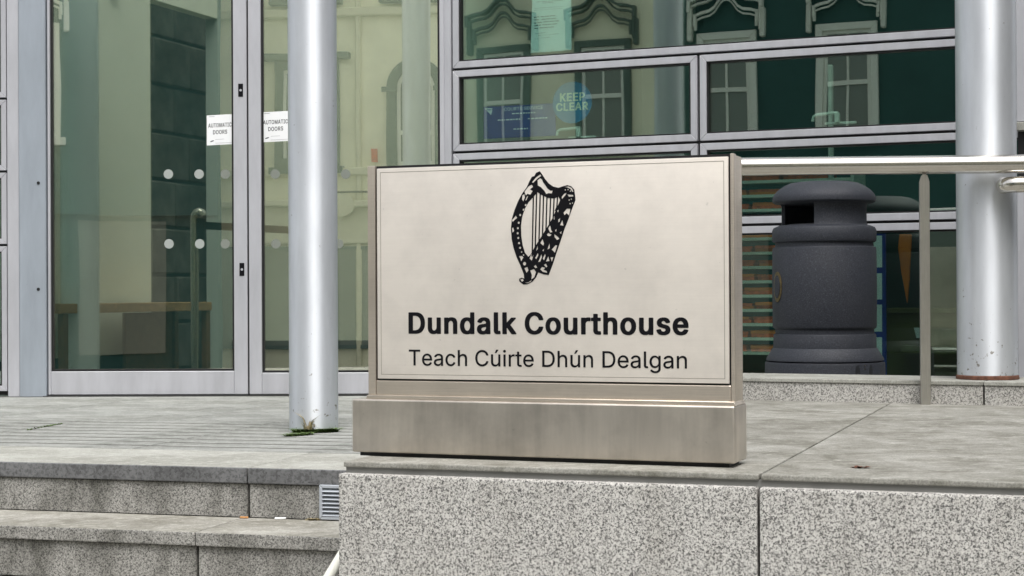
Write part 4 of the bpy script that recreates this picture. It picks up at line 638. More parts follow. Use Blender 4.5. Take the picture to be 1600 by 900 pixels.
# window handles (pale lever on a plate), inside the pane
def handle(F, px, py, fr, v=-.03):
    u, z = F.uz(px, py, v); bm = NB()
    s = 1 / 2600 * 10.2
    fbox(bm, F, u - 6 * s, u + 42 * s, v - .05, v - .03, z + -10 * s, z - 6 * s, .003)
    fbox(bm, F, u + 10 * s, u + 17 * s, v - .045, v - .005, z - 8 * s, z + 8 * s, .004)
    tube(bm, [F.P(u - 24 * s, v - .02, z - 4 * s), F.P(u - 22.5 * s, v - .02, z + 3 * s), F.P(u - 17 * s, v - .02, z + 6 * s), F.P(u + 15 * s, v - .02, z + 7.5 * s)], 2.6 * s, 8)
    obj('handle', bm, MAT['white_trim'], fr)
handle(Rt, 1293, 184, w2b); handle(Rt, 890, 207, w2a)
# doors
def door_leaf(px0, px1, pg0, pg1, ytop_rail, label):
    a, b = D.u(px0), D.u(px1); ga, gb = D.u(pg0), D.u(pg1); zr = D.z((px0 + px1) / 2, ytop_rail, .02); z0 = ZP + .012; z1 = 4.3
    bm = NB(); fbox(bm, D, ga + .0006, gb - .0006, -.03, .028, z0, zr, .003); lf = obj('door', bm, MAT['alu'], court, label=label)
    obj('stile', box(D, a, ga, -.03, .03, z0, z1, .003), MAT['alu'], lf); obj('stile', box(D, gb, b, -.03, .03, z0, z1, .003), MAT['alu'], lf)
    obj('top_rail', box(D, ga, gb, -.03, .028, z1 - .1, z1 - .001, .003), MAT['alu'], lf)
    bm = NB(); mitred(bm, D, ga, gb, zr, z1 - .1, .014, -.02, .012, bev=0); obj('gasket', bm, MAT['gasket'], lf)
    obj('pane', box(D, ga + .004, gb - .004, -.014, 0, zr + .004, z1 - .104), MAT['glass_door'], lf)
    return lf
lfA = door_leaf(77, 388, 81, 367, 580, 'left sliding door leaf'); lfB = door_leaf(390.5, 696, 410, 689, 582, 'right sliding door leaf')
obj('threshold', box(D, D.u(70), D.u(700), -.06, .05, ZP - .02, ZP + .008, .002), MAT['gasket'], court)
obj('door_gap', box(D, D.u(388.2), D.u(390.3), -.03, .02, ZP + .01, 4.3), MAT['gasket'], lfB)
def disc(F, u, z, r, v0, v1, n=28):
    bm = NB(); prism(bm, F, [(u + r * math.cos(2 * math.pi * k / n), z + r * math.sin(2 * math.pi * k / n)) for k in range(n)], v0, v1); return bm
for py, xs in ((272, (263, 311, 352, 430, 470, 540)), (381, (264, 312, 352, 431, 470, 529))):
    for x in xs:
        if x in (160, 212): continue
        lf = lfA if x < 380 else lfB
        u, z = D.uz(x, py, .001); obj('dot', disc(D, u, z, 7.4 / FPX * 11, .0004, .0016), MAT['dot'] if x < 330 else MAT['dot_faint'], lf)
for px, py in ((376, 141), (378, 421)):
    u, z = D.uz(px, py, .03); fr = obj('lock', box(D, u - .016, u + .016, .0295, .033, z - .043, z + .043, .002), MAT['black'], lfA)
    u, z = D.uz(px, py, .033); obj('lock_cylinder', disc(D, u, z, .008, .0331, .036, 12), MAT['alu'], lfA)
# left of the doors: jamb post, mullion and stacked windows
obj('jamb_post', box(D, D.u(34), D.u(75.5), -.05, .05, ZP, 4.6, .004), MAT['alu_blue'], court)
for py in (286, 452): u, z = D.uz(60, py, .05); obj('screw', disc(D, u, z, .011, .0495, .053, 10), MAT['gasket'], court)
obj('jamb_mullion', box(D, D.u(14.5), D.u(33.4), -.05, .035, ZP, 4.6, .004), MAT['alu'], court)
uL0, uL1 = D.u(-260), D.u(13); zz = [ZP + .03] + [D.z(6, y, .03) for y in (383, 268, 154)] + [4.55]
for a, b in zip(zz, zz[1:]): window(D, uL0, uL1, a + .008, b - .008, MAT['glass_win'], .035)
for z in zz: obj('transom_core', box(D, uL0, uL1, -.05, -.002, z - .02, z + .02), MAT['gasket'], court)
# cladding above, side walls, roof with overhang
ZB = 4.85
obj('upper_cladding', box(D, uL0 - .5, cu_ + .02, -.25, .03, 4.6, ZB), MAT['alu_blue'], court)
obj('upper_cladding', box(Rt, .0, uR1 + .3, -.25, .031, 4.6, ZB), MAT['alu_blue'], court)
obj('door_header', box(D, D.u(75.8), cu_ - .03, -.08, .03, 4.302, 4.598), MAT['alu'], court)
def plan_poly(name, pts, z0, z1, mat, parent=None, kind=None):
    bm = NB(); a = [bm.verts.new((x, y, z0)) for x, y in pts]; b = [bm.verts.new((x, y, z1)) for x, y in pts]; n = len(pts)
    bm.faces.new(a); bm.faces.new(b[::-1])
    for i in range(n): bm.faces.new([a[i], b[i], b[(i + 1) % n], a[(i + 1) % n]])
    return obj(name, bm, mat, parent, kind=kind)
def xy(F, u, v): p = F.P(u, v, 0); return (p.x, p.y)
CL = (pl.x * (1 + rl / dl), dl + rl); BF = Fr2(CL, (Vector(CRt) - Vector(CL)).normalized(), Vector((0, -1)))
obj('column_beam', box(BF, -6, 5, -.11, .11, ZTOP + .001, ZTOP + .3, .004), MAT['column'], court)
obj('unseen_shade_wall', box(Fr2((5.2, 1.5), Vector((0.12, .99)), Vector((-1, 0))), 0, 7.5, -3, 0, .121, 9), MAT['shade_wall'], court)  # out of view, added to darken the right edges of columns and sign
# pier right of the windows
bm = NB(); uP = Rt.u(1590, .3)
fbox(bm, Rt, uP, uP + 1.2, .25, .30, ZP, Rt.z(1595, 300, .3), .003); obj('pier_panel', bm, MAT['alu'], court)
bm = NB(); fbox(bm, Rt, uP, uP + 1.2, .25, .30, Rt.z(1595, 190, .3), 4.6, .003); obj('pier_panel', bm, MAT['alu'], court)
obj('pier_ledge', box(Rt, uP, uP + 1.2, .2, .31, Rt.z(1595, 204, .3), Rt.z(1595, 191, .3), .003), MAT['pave_edge'], court)
obj('pier_core', box(Rt, uP - .0, uP + 1.2, -.2, .24, ZP, 4.6), MAT['gasket'], court)

# ------------------------------------------------------------------ inside the lobby
LW = Fr((-3.42, 12.4), 0)                  # lobby side wall runs back to the right
dirx = Vector((.353, .935)); nrm = Vector((.935, -.353))
LW = Fr2((-3.42, 12.4), dirx, nrm)
t0, t1, zd = LW.u(240), LW.u(345), 4.05
t0, t1 = 1.315, 2.38
struct = lambda name, bm, mat: obj(name, bm, mat, kind='structure')
struct('lobby_side_wall', box(LW, -.9, t0, -.12, 0, ZP, 4.6), MAT['cream_in'])
struct('lobby_side_wall', box(LW, t0, t1, -.12, 0, zd, 4.6), MAT['cream_in'])
struct('lobby_side_wall', box(LW, t1, 2.62, -.12, 0, ZP, 4.6), MAT['grey_in'])
pw_ = struct('passage_wall', box(LW, t0 + .1, t1 + 1.6, -.62, -.55, ZP, 4.6), MAT['skirt'])
for k in range(8):
    za = ZP + .02 + k * .42
    for q in range(4):
        ua = t0 + .2 + q * .62 - .25 * (k % 2); obj('stone_block', box(LW, ua, ua + .60, -.549, -.50 + random.uniform(-.012, .012), za, za + .395, .012), MAT['passage'], pw_)
e = LW.P(2.62, 0, 0); BW = Fr((e.x, e.y), 6)
struct('lobby_back_wall', box(BW, -.02, 4.6, -.12, 0, ZP, 4.6), MAT['back_in'])
struct('lobby_skirting', box(BW, 0, 4.6, .001, .025, ZP, ZP + .26), MAT['skirt'])
struct('lobby_skirting', box(LW, -.9, t0 - .01, .001, .02, ZP, ZP + .2), MAT['skirt'])
plan_poly('lobby_floor', [xy(D, uL0 - .5, -.07), xy(D, cu_, -.07), xy(Rt, uR1 + .3, -.07), xy(Rt, uR1 + .3, -6.8), xy(D, uL0 - .5, -6.8)], ZP - .06, ZP - .004, MAT['floor_in'], kind='structure')
plan_poly('added_rooflight', [xy(D, uL0 - .5, -.26), xy(Rt, .0, -.26), xy(Rt, .0, -5), xy(D, 1.5, -6.8), xy(D, uL0 - .5, -6.8)], ZB - .1, ZB - .06, MAT['added_roof_glass'], court)  # unseen glass roof, added so daylight brightens the lobby
plan_poly('office_roof', [xy(Rt, .03, -.26), xy(Rt, uR1 + .3, -.26), xy(Rt, uR1 + .3, -5), xy(Rt, .03, -5)], ZB - .2, ZB - .02, MAT['ceil'], court)
struct('partition', box(Fr2(xy(Rt, .0, -.1), -Rt.N, Rt.U), 0, 5, -.1, 0, ZP, 4.6), MAT['cream_in'])
struct('office_back_wall', box(Rt, .1, uR1 + .3, -4.1, -4.0, ZP, 4.6), MAT['dark_in'])
struct('office_side_wall', box(Fr2(xy(Rt, uR1 + .2, -.1), -Rt.N, Rt.U), 0, 4, 0, .1, ZP, 4.6), MAT['dark_in'])
struct('rear_wall', box(D, uL0 - .5, 3.5, -6.9, -6.8, ZP, 4.6), MAT['dark_in'])
struct('outer_side_wall', box(Fr2(xy(D, uL0 - .5, -.1), -D.N, D.U), 0, 6.7, 0, .1, ZP, ZTOP), MAT['cream_in'])
ci = on_z(125, 590, ZP); dci = 12.05; xci = (125 - 800) / FPX * dci
t = thing('lobby_column', 'pale blue-grey column seen through the left door leaf', 'column', (xci, dci, ZP))
bm = NB(); lathe(bm, (xci, dci), [(.137, ZP), (.137, 4.6)], 48); obj('shaft', bm, MAT['lobby_col'], t, True)
# bench
b0 = LW.P(-.3, .15, 0); bench = thing('bench', 'low wooden bench behind the left door leaf', 'bench', (b0.x, b0.y, ZP))
obj('seat', box(LW, -.55, 1.5, .08, .46, 1.49, 1.56, .004), MAT['wood'], bench)
for u_ in (-.5, 1.43):
    for v_ in (.1, .40): obj('leg', box(LW, u_, u_ + .06, v_, v_ + .05, ZP - .004, 1.489, .003), MAT['wood_dark'], bench)
obj('back_panel', box(LW, .75, 1.42, .1, .13, 1.0, 1.48, .002), MAT['wood_dark'], bench)
# queue barrier
def barrier(px, dd, ytop, label):
    x = (px - 800) / FPX * dd; zt = EYE.z + (462 - ytop) / FPX * dd
    t = thing('barrier_post', label, 'barrier', (x, dd, ZP), 'queue barrier posts in the lobby')
    bm = NB(); pts = [(x, dd, ZP), (x, dd, zt - .09)] + [(x + .035 - .035 * math.cos(a), dd, zt - .05 + .05 * math.sin(a)) for a in (0, .5, 1.0, 1.57, 2.1, 2.6)]
    tube(bm, pts, .029, 16); obj('post', bm, MAT['steel_tube'], t, True)
    bm = NB(); lathe(bm, (x, dd), [(.16, ZP), (.16, ZP + .012), (.05, ZP + .03), (.03, ZP + .032)], 32); obj('base', bm, MAT['steel_post'], t, True)
    F0 = Fr((x, dd), 0); obj('belt_case', box(F0, .02, .075, -.035, .03, zt - .2, zt - .05, .006), MAT['belt'], t)
    return Vector((x, dd, zt))
pA = barrier(304, 11.75, 330, 'steel queue barrier post behind the left door leaf')
pB = barrier(492, 12.9, 345, 'steel queue barrier post hidden behind the silver column')
bm = NB(); p0 = pA + Vector((.076, 0, -.10)); p1 = pB + Vector((.02, 0, -.085)); h = .027
hexa(bm, [p0 + Vector((0, -.002, -h)), p1 + Vector((0, -.002, -h)), p1 + Vector((0, -.002, h)), p0 + Vector((0, -.002, h)), p0 + Vector((0, .002, -h)), p1 + Vector((0, .002, -h)), p1 + Vector((0, .002, h)), p0 + Vector((0, .002, h))])
tag(obj('barrier_belt', bm, MAT['belt']), 'black belt stretched right from the lobby barrier post', 'barrier belt')
# wall box
o = obj('wall_box', box(LW, .72, .80, .001, .05, 4.0, 4.18, .004), MAT['white_trim']); tag(o, 'small pale box high on the lobby wall behind the door', 'wall box')

# ------------------------------------------------------------------ notices on and behind the glass
def door_notice(px0, px1, y0, y1, tilt, label):
    u0, zt = D.uz(px0, y0, .002); u1, zb_ = D.uz(px1, y1, .002)
    t = thing('door_notice', label, 'notice', D.P((u0 + u1) / 2, .002, zb_), 'automatic doors notices')
    def q(a, b, v): return D.P(u0 + a * (u1 - u0), v, zb_ + b * (zt - zb_) + tilt * (a - .5))
    def quad(name, a0, a1, b0, b1, v0, v1, mat):
        bm = NB(); hexa(bm, [q(a0, b0, v0), q(a1, b0, v0), q(a1, b1, v0), q(a0, b1, v0), q(a0, b0, v1), q(a1, b0, v1), q(a1, b1, v1), q(a0, b1, v1)]); return obj(name, bm, mat, t)
    quad('sheet', 0, 1, 0, 1, .0015, .0025, MAT['white'])
    for body, a0, a1, b0, b1 in (('AUTOMATIC', .06, .95, .59, .725), ('DOORS', .24, .78, .36, .495)):
        vs, fs = text_mesh(body, 'medium'); x0 = min(v[0] for v in vs); x1 = max(v[0] for v in vs); y1_ = max(v[1] for v in vs)
        m = lambda x, y, v: q(a0 + (x - x0) / (x1 - x0) * (a1 - a0), b0 + y / y1_ * (b1 - b0), v)
        obj('lettering', flat_to_bm((vs, fs), lambda x, y: m(x, y, .0031), lambda x, y: m(x, y, .0025)), MAT['black'], t)
    quad('small_print', .08, .30, .945, .955, .0025, .003, MAT['grey_ink']); quad('small_print', .33, .66, .18, .187, .0025, .003, MAT['grey_ink']); quad('small_print', .33, .95, .055, .062, .0025, .003, MAT['grey_ink'])
    bm = NB(); n = 12; prism(bm, D, [(u0 + (.20 + .075 * math.cos(2 * math.pi * k / n)) * (u1 - u0), zb_ + (.12 + .022 * math.sin(2 * math.pi * k / n) + .02 * math.cos(2 * math.pi * k / n)) * (zt - zb_)) for k in range(n)], .0025, .003); obj('logo', bm, MAT['grey_ink'], t)
door_notice(323, 364, 179.5, 226, .008, 'white AUTOMATIC DOORS notice on the left door leaf')
door_notice(408.6, 452, 174.5, 221, .008, 'white AUTOMATIC DOORS notice on the right door leaf beside the column')
# KEEP CLEAR disc
vd = -.03; u, z = Rt.uz(894, 160, vd); rk = 33.5 / FPX * 10.4
t = thing('round_sticker', 'round blue KEEP CLEAR sticker inside the window', 'sticker', Rt.P(u, vd, z - rk))
obj('disc', disc(Rt, u, z, rk, vd - .002, vd, 40), MAT['disc'], t)
a = Rt.uz(875, 159, vd); b = Rt.uz(914, 157, vd); c = Rt.uz(875, 146, vd)
put_text('lettering', 'KEEP', Rt, vd + .0002, a[0], b[0], a[1], c[1], MAT['disc_text'], t, .02)
a = Rt.uz(869, 174, vd); b = Rt.uz(919, 172, vd); c = Rt.uz(869, 161.5, vd)
put_text('lettering', 'CLEAR', Rt, vd + .0002, a[0], b[0], a[1], c[1], MAT['disc_text'], t, .02)
# navy board
vd = -.045; u0, zt = Rt.uz(755.5, 167, vd); u1, z0 = Rt.uz(868, 216, vd); z0 = zt - .21
t = thing('notice_board', 'navy blue courts service board with white lettering behind the window', 'sign board', Rt.P(u0, vd, z0))
obj('board', box(Rt, u0, u1, vd - .012, vd, z0, zt, .001), MAT['blue'], t)
hh = zt - z0; ww = u1 - u0
put_text('lettering', 'COURTS SERVICE', Rt, vd + .0002, u0 + .29 * ww, u0 + .83 * ww, zt - .16 * hh, zt - .06 * hh, MAT['white'], t, 0)
for a0, a1, b0 in ((.40, .73, .24), (.20, .52, .42), (.62, .90, .42), (.42, .62, .72)):
    k = a0
    while k < a1:
        l = random.uniform(.018, .045); obj('small_lettering', box(Rt, u0 + k * ww, u0 + min(a1, k + l) * ww, vd + .0001, vd + .0008, zt - (b0 + .035) * hh, zt - b0 * hh), MAT['white'], t); k += l + .012
vs = [(.02, .05), (.13, .06), (.125, .12), (.10, .26), (.075, .18), (.03, .12), (.095, .12), (.11, .09), (.03, .085)]
bm = NB(); prism(bm, Rt, [(u0 + x * ww, zt - y * hh) for x, y in ((.02, .06), (.06, .045), (.13, .06), (.12, .10), (.07, .085), (.03, .09))], vd, vd + .0008); prism(bm, Rt, [(u0 + x * ww, zt - y * hh) for x, y in ((.04, .11), (.125, .12), (.105, .27), (.085, .21))], vd, vd + .0008); obj('logo', bm, MAT['white'], t)
# long paper notice in the top window
vd = -.03
P4 = [Rt.uz(x, y, vd) for x, y in ((829, 83), (893, 78), (892, -40), (833, -40))]
t = thing('paper_notice', 'pale paper notice with printed lines stuck inside the upper window', 'notice', Rt.P(P4[0][0], vd, P4[0][1]))
bm = NB(); prism(bm, Rt, P4, vd - .001, vd); obj('sheet', bm, MAT['paper'], t)
for (x0, y0, x1, y1, th) in ((837, 3, 879, 0, 1.3), (847, 4.6, 864, 3.6, 1.2), (835, 13, 880, 9.6, .9), (834, 16, 878, 12.8, .9), (834, 27, 842, 26, 1.9), (845, 26, 868, 23.8, 1.7), (834, 31, 843, 30, 1.9), (846, 30, 869, 28, 1.7), (834, 36, 847, 34.4, 1.9), (849, 34, 873, 32.2, 1.7), (835, 40, 845, 39, 1.9), (847, 38.6, 871, 36.8, 1.7), (835, 44.4, 841, 43.6, 1.9), (843, 43.4, 866, 41.6, 1.7), (836, 52.6, 852, 50.6, 1), (841, 55.4, 873, 52.4, .9), (836, 60.3, 860, 57.6, .9)):
    x = x0
    while x < x1:
        xe = min(x1, x + random.uniform(4, 9)); ya = y0 + (y1 - y0) * (x - x0) / (x1 - x0)
        a = Rt.uz(x, ya + th / 2, vd); b = Rt.uz(xe, ya - th / 2, vd)
        obj('printed_line', box(Rt, a[0], b[0], vd + .0001, vd + .0006, a[1], b[1]), MAT['grey_ink'], t); x = xe + .9

# ------------------------------------------------------------------ office behind the right windows
vd = -.16
u0, zt = Rt.uz(1100, 262, vd); u1 = Rt.u(1330, vd)
sh = thing('shelf_unit', 'cream shelving full of red folders behind the litter bin', 'shelves', Rt.P(u0, vd, ZP))
obj('side_panel', box(Rt, u0 - .02, u0, vd - .35, vd, ZP, zt), MAT['shelf'], sh); obj('side_panel', box(Rt, u1, u1 + .02, vd - .35, vd, ZP, zt), MAT['shelf'], sh)
nsh = 13
for k in range(nsh + 1):
    z = ZP + .28 + (zt - ZP - .3) * k / nsh
    obj('shelf', box(Rt, u0 + .001, u1 - .001, vd - .35, vd + .004, z, z + .018), MAT['shelf'], sh)
    if k == nsh: break
    hgt = (zt - ZP - .3) / nsh - .022; x = u0 + .01
    while x < u1 - .2:
        w_ = random.uniform(.18, .34); x2 = min(x + w_, u1 - .01); zz_ = z + .019
        for q in range(9):
            th = random.uniform(.014, .022)
            if zz_ + th > z + hgt: break
            obj('folder', box(Rt, x + random.uniform(0, .01), x2 - random.uniform(.005, .02), vd - .30, vd - random.uniform(.005, .03), zz_, zz_ + th, .002), MAT['red'] if random.random() < .75 else MAT['orange'], sh); zz_ += th + .001
        x = x2 + .005
vd = -.30; u0, zt = Rt.uz(1330, 366, vd); u1 = Rt.u(1384, vd)
bd = thing('display_board', 'navy display board with three pale sheets beside the litter bin', 'display board', Rt.P(u0, vd, ZP))
obj('board', box(Rt, u0, u1, vd - .02, vd, ZP, zt), MAT['blue'], bd)
for y0, y1 in ((368, 418), (427, 468), (476, 518), (527, 562)):
    a = Rt.uz(1355, y1, vd); b = Rt.uz(1378, y0, vd); obj('sheet', box(Rt, a[0] - .1, b[0], vd, vd + .002, a[1], b[1]), MAT['paper'], bd)
vd = -.45
o_pts = [(1405, 366), (1424, 366), (1420, 440), (1417, 474), (1409, 430), (1403, 388)]
bm = NB(); prism(bm, Rt, [Rt.uz(x, y, vd) for x, y in o_pts], vd - .03, vd, .004); o = obj('hanging_jacket', bm, MAT['orange']); tag(o, 'pointed orange cloth hanging inside the lower window', 'cloth')
vd = -.7; zc = Rt.z(1440, 482, vd)
ct = thing('counter', 'olive green office counter inside the lower right window', 'counter', Rt.P(Rt.u(1380, vd), vd, ZP))
obj('front_panel', box(Rt, Rt.u(1376, vd), Rt.u(1640, vd), vd - .06, vd, ZP - .004, zc - .03, .003), MAT['olive'], ct)
obj('worktop', box(Rt, Rt.u(1374, vd), Rt.u(1640, vd), vd - .6, vd + .03, zc - .029, zc, .003), MAT['olive'], ct)
obj('lower_ledge', box(Rt, Rt.u(1414, vd), Rt.u(1640, vd), vd + .001, vd + .15, ZP + .28, ZP + .33, .003), MAT['olive'], ct)
u, z = Rt.uz(1438, 523, vd); bm = NB(); prism(bm, Rt, [Rt.uz(x, y, vd + .031) for x, y in ((1428, 512), (1440, 512), (1440, 528), (1432, 528))], vd + .031, vd + .034); o = obj('paper_sheet', bm, MAT['paper']); tag(o, 'small pale sheet stuck to the olive counter', 'paper')
o = obj('cable_conduit', box(Rt, Rt.u(1295, -.2), Rt.u(1302, -.2), -.24, -.2, ZP, 3.0, .004), MAT['white_trim']); tag(o, 'thin white vertical pipe inside the window above the bin', 'pipe')

# ------------------------------------------------------------------ litter bin
DB = 9.15; BX = (1288 - 800) / FPX * DB; pxm = DB / FPX
def bz(y): return EYE.z + (461.5 + (-.005) * 488 - y) * pxm
lb = thing('litter_bin', 'dark slate plastic litter bin with domed hood behind the kerb', 'litter bin', (BX, DB, ZP))
C2 = (BX, DB)
bm = NB()
prof = [(90, 640), (93, 630), (92.5, 570), (91.5, 566.5), (88, 565.5)]
lathe(bm, C2, [(r * pxm, ZP if y > 620 else bz(y)) for r, y in [(93, 640), (92.5, 570), (91.5, 566.5), (88, 565.8)]], 64); obj('base', bm, MAT['bin'], lb, True)
bm = NB(); lathe(bm, C2, [(r * pxm, bz(y)) for r, y in [(86, 565.5), (90.5, 564), (90.5, 561.5), (81, 546), (79.5, 544.5), (79, 525), (78, 523), (74, 522.5)]], 64); obj('lower_ring', bm, MAT['bin'], lb, True)
bm = NB(); lathe(bm, C2, [(r * pxm, bz(y)) for r, y in [(76, 523), (76, 516), (79, 513.5), (80, 511), (80.5, 450), (80, 391), (79, 388.5), (76, 387.5), (75, 380)]], 64); obj('body', bm, MAT['bin'], lb, True)
bm = NB(); lathe(bm, C2, [(r * pxm, bz(y)) for r, y in [(76, 381), (79, 379.8), (80.2, 377), (80.2, 362), (78, 357.5), (70, 354), (62, 353.5), (60, 358)]], 64, close=False); obj('shoulder', bm, MAT['bin'], lb, True)
# view direction angle from the bin to the camera
av = math.atan2(-DB, -BX)
def neck(a0, a1):
    bm = NB(); ro, ri = 65.5, 60.5; n = 20
    # rounded pillars: closed section
    ys = [(ro + 2, 355), (ro, 350), (ro, 325), (ro + 3, 319)]
    prof = [(r * pxm, bz(y)) for r, y in ys] + [((r - 5) * pxm, bz(y)) for r, y in ys[::-1]]
    prof.append(prof[0]); rings = lathe(bm, C2, prof, n, av + R_(a0), av + R_(a1), close=False)
    bm.faces.new(rings[0][:-1]); bm.faces.new(rings[-1][:-1][::-1]); bmesh.ops.remove_doubles(bm, verts=bm.verts, dist=1e-5)
    obj('hood_pillar', bm, MAT['bin'], lb, True)
neck(-13, 100); neck(167, 280)
bm = NB(); lathe(bm, C2, [(r * pxm, bz(y)) for r, y in [(58, 357), (57, 352), (30, 351)]], 40); obj('liner', bm, MAT['bin_dark'], lb, True)
bm = NB(); lathe(bm, C2, [(r * pxm, bz(y)) for r, y in [(60, 322), (68, 320.5), (76, 319.5), (79.3, 317), (79.8, 312.5), (78, 306.5), (72, 299.5), (62, 292.5), (52, 288), (42, 286.3), (20, 285.2), (2, 284.8)]], 64); obj('hood', bm, MAT['bin'], lb, True)
# plaque, base recesses and bolts
def curved_patch(name, ang, y0, y1, half, r, mat, n=10, oval=True):
    bm = NB(); rows_ = []
    yc, hh_ = (y0 + y1) / 2, (y1 - y0) / 2
    ctr = None; ring = []; ringb = []
    for k in range(20):
        a = 2 * math.pi * k / 20; aa = av + R_(ang) + R_(half) * math.cos(a); zz2 = bz(yc + hh_ * math.sin(a))
        ring.append(bm.verts.new((C2[0] + r * math.cos(aa), C2[1] + r * math.sin(aa), zz2))); ringb.append(bm.verts.new((C2[0] + (r - .012) * math.cos(aa), C2[1] + (r - .012) * math.sin(aa), zz2)))
    bm.faces.new(ring)
    for k in range(20): bm.faces.new([ring[k], ring[(k + 1) % 20], ringb[(k + 1) % 20], ringb[k]])
    obj(name, bm, mat, lb)
curved_patch('plaque', -62, 426, 473, 9, 81.6 * pxm, MAT['gold'])
curved_patch('plaque_rim', -62, 432, 467, 6, 82.4 * pxm, MAT['bin'])
for ang in (32, 48): curved_patch('base_recess', ang, 568.5, 592, 2.6, 92.6 * pxm, MAT['bin_dark'])
for y in (569.5, 574.5): curved_patch('bolt', 40, y - 1.2, y + 1.2, .9, 92.9 * pxm, MAT['steel_tube'])

# ------------------------------------------------------------------ rails
RT = .0415
GRF = Fr((Kp.x, Kp.y), 8.5)
gp_ = on_z(1447, 632, ZS); GRF = Fr((gp_.x, gp_.y + .01), 8.5); zr = GRF.z(1447, 257.5, 0)
gr = thing('guard_rail', 'thick stainless steel guard rail running right from behind the sign', 'railing', (gp_.x, gp_.y, ZS))
sl = -.006
bm = NB(); tube(bm, [GRF.P(-1.35, 0, zr - 1.35 * sl), GRF.P(0, 0, zr), GRF.P(2.2, 0, zr + 2.2 * sl)], RT, 28); obj('tube', bm, MAT['steel_tube'], gr, True)
def post(u):
    zt = zr + u * sl - RT
    bm = NB(); hw = .0215
    prism(bm, GRF, [(u - hw, ZS), (u + hw, ZS), (u + hw, zt - .035), (u + .012, zt - .005), (u - .012, zt - .005), (u - hw, zt - .035)], -.02, .02, .0015); obj('post', bm, MAT['steel_post'], gr)
    bm = NB(); tube(bm, [GRF.P(u, 0, zt - .02), GRF.P(u, 0, zt + .01)], .008, 10); obj('pin', bm, MAT['steel_post'], gr)
post(0); post(-1.3); 
# smaller rail fixed to the right column
vc = Vector((CRt[0], CRt[1], 0)); zz3 = EYE.z + (461.5 - 3.7 - 292) / FPX * 7.45
h2 = thing('handrail', 'short stainless handrail bracketed to the right column', 'handrail', (CRt[0] + .05, CRt[1] - rr, zz3 - .04))
xs0 = (1561 - 800) / FPX * 7.5
pth = [Vector((xs0 + .012, CRt[1] - rr * .93, zz3))]
for k in range(7):
    a = k / 6 * math.pi / 2; pth.append(Vector((xs0 + .065 - .065 * math.cos(a) + .0, CRt[1] - rr - .05 - .045 * math.sin(a), zz3)))
pth.append(Vector((xs0 + 1.5, CRt[1] - rr - .12, zz3 + .006)))
bm = NB(); tube(bm, pth, .036, 22); obj('tube', bm, MAT['steel_tube'], h2, True)
# low handrail on the near end of the terrace wall
p_ = T.o + T.N * 0; d5 = 5.25; q0 = EYE + ray(531, 873) * (d5 / ray(531, 873).y)
dv = Vector((T.N.x * .91, T.N.y * .91, -.41))
h3 = thing('handrail', 'pale steel handrail sloping down the steps beside the terrace wall', 'handrail', q0 + dv * 1.3)
bm = NB(); tube(bm, [q0 - dv * .35, q0, q0 + dv * 1.3], .017, 16); obj('tube', bm, MAT['white_trim'], h3, True)
e_ = q0 + dv * 1.2; bm = NB(); tube(bm, [e_, Vector((e_.x, e_.y, .12))], .015, 12); obj('post', bm, MAT['steel_post'], h3, True)

# ------------------------------------------------------------------ small things on the steps
u0, z1v = T.uz(499.5, 757, .004); z0v = T.z(499.5, 812, .004); z0v = max(z0v, ztr + .004); u1v = u0 + .17
vt = thing('vent_grille', 'small grey louvred vent in the top riser beside the terrace wall', 'vent', T.P(u0, 0, z0v))
bm = NB(); mitred(bm, T, u0, u1v, z0v, z1v, .013, -.006, .012); obj('frame', bm, MAT['vent'], vt)
obj('backing', box(T, u0 + .01, u1v - .01, -.0055, -.001, z0v + .01, z1v - .01), MAT['gasket'], vt)
nl = 7
for k in range(nl):
    za = z0v + .013 + (z1v - z0v - .026) * (k + .12) / nl; zb2 = z0v + .013 + (z1v - z0v - .026) * (k + .80) / nl
    bm = NB(); hexa(bm, [T.P(u0 + .0135, .014, za), T.P(u1v - .0135, .014, za), T.P(u1v - .0135, .0, zb2), T.P(u0 + .0135, .0, zb2), T.P(u0 + .0135, .011, za - .001), T.P(u1v - .0135, .011, za - .001), T.P(u1v - .0135, -.003, zb2 - .001), T.P(u0 + .0135, -.003, zb2 - .001)]); obj('louvre', bm, MAT['vent'], vt)
for x, y, ang, ln, label, two in ((381.5, 808.5, .2, .032, 'flattened orange cigarette end lying left of the weed on the step', False), (430, 806, .1, .026, 'orange cigarette filter lying right of the weed on the step', False), (438, 810, -.05, .042, 'white cigarette end lying nearest the vent on the step', True)):
    p = on_z(x, y, ztr + .004); dv2 = Vector((math.cos(ang), -math.sin(ang), 0))
    t = thing('cigarette_end', label, 'cigarette end', (p.x, p.y, ztr), 'cigarette ends on the step')
    bm = NB(); tube(bm, [p - dv2 * ln / 2, p + dv2 * ln * .1], .004, 8); obj('filter', bm, MAT['white'] if two else MAT['filter'], t, True)
    bm = NB(); tube(bm, [p + dv2 * ln * .101, p + dv2 * ln / 2 + Vector((0, 0, .0004))], .0038, 8); obj('paper', bm, MAT['white'] if two else MAT['filter'], t, True)
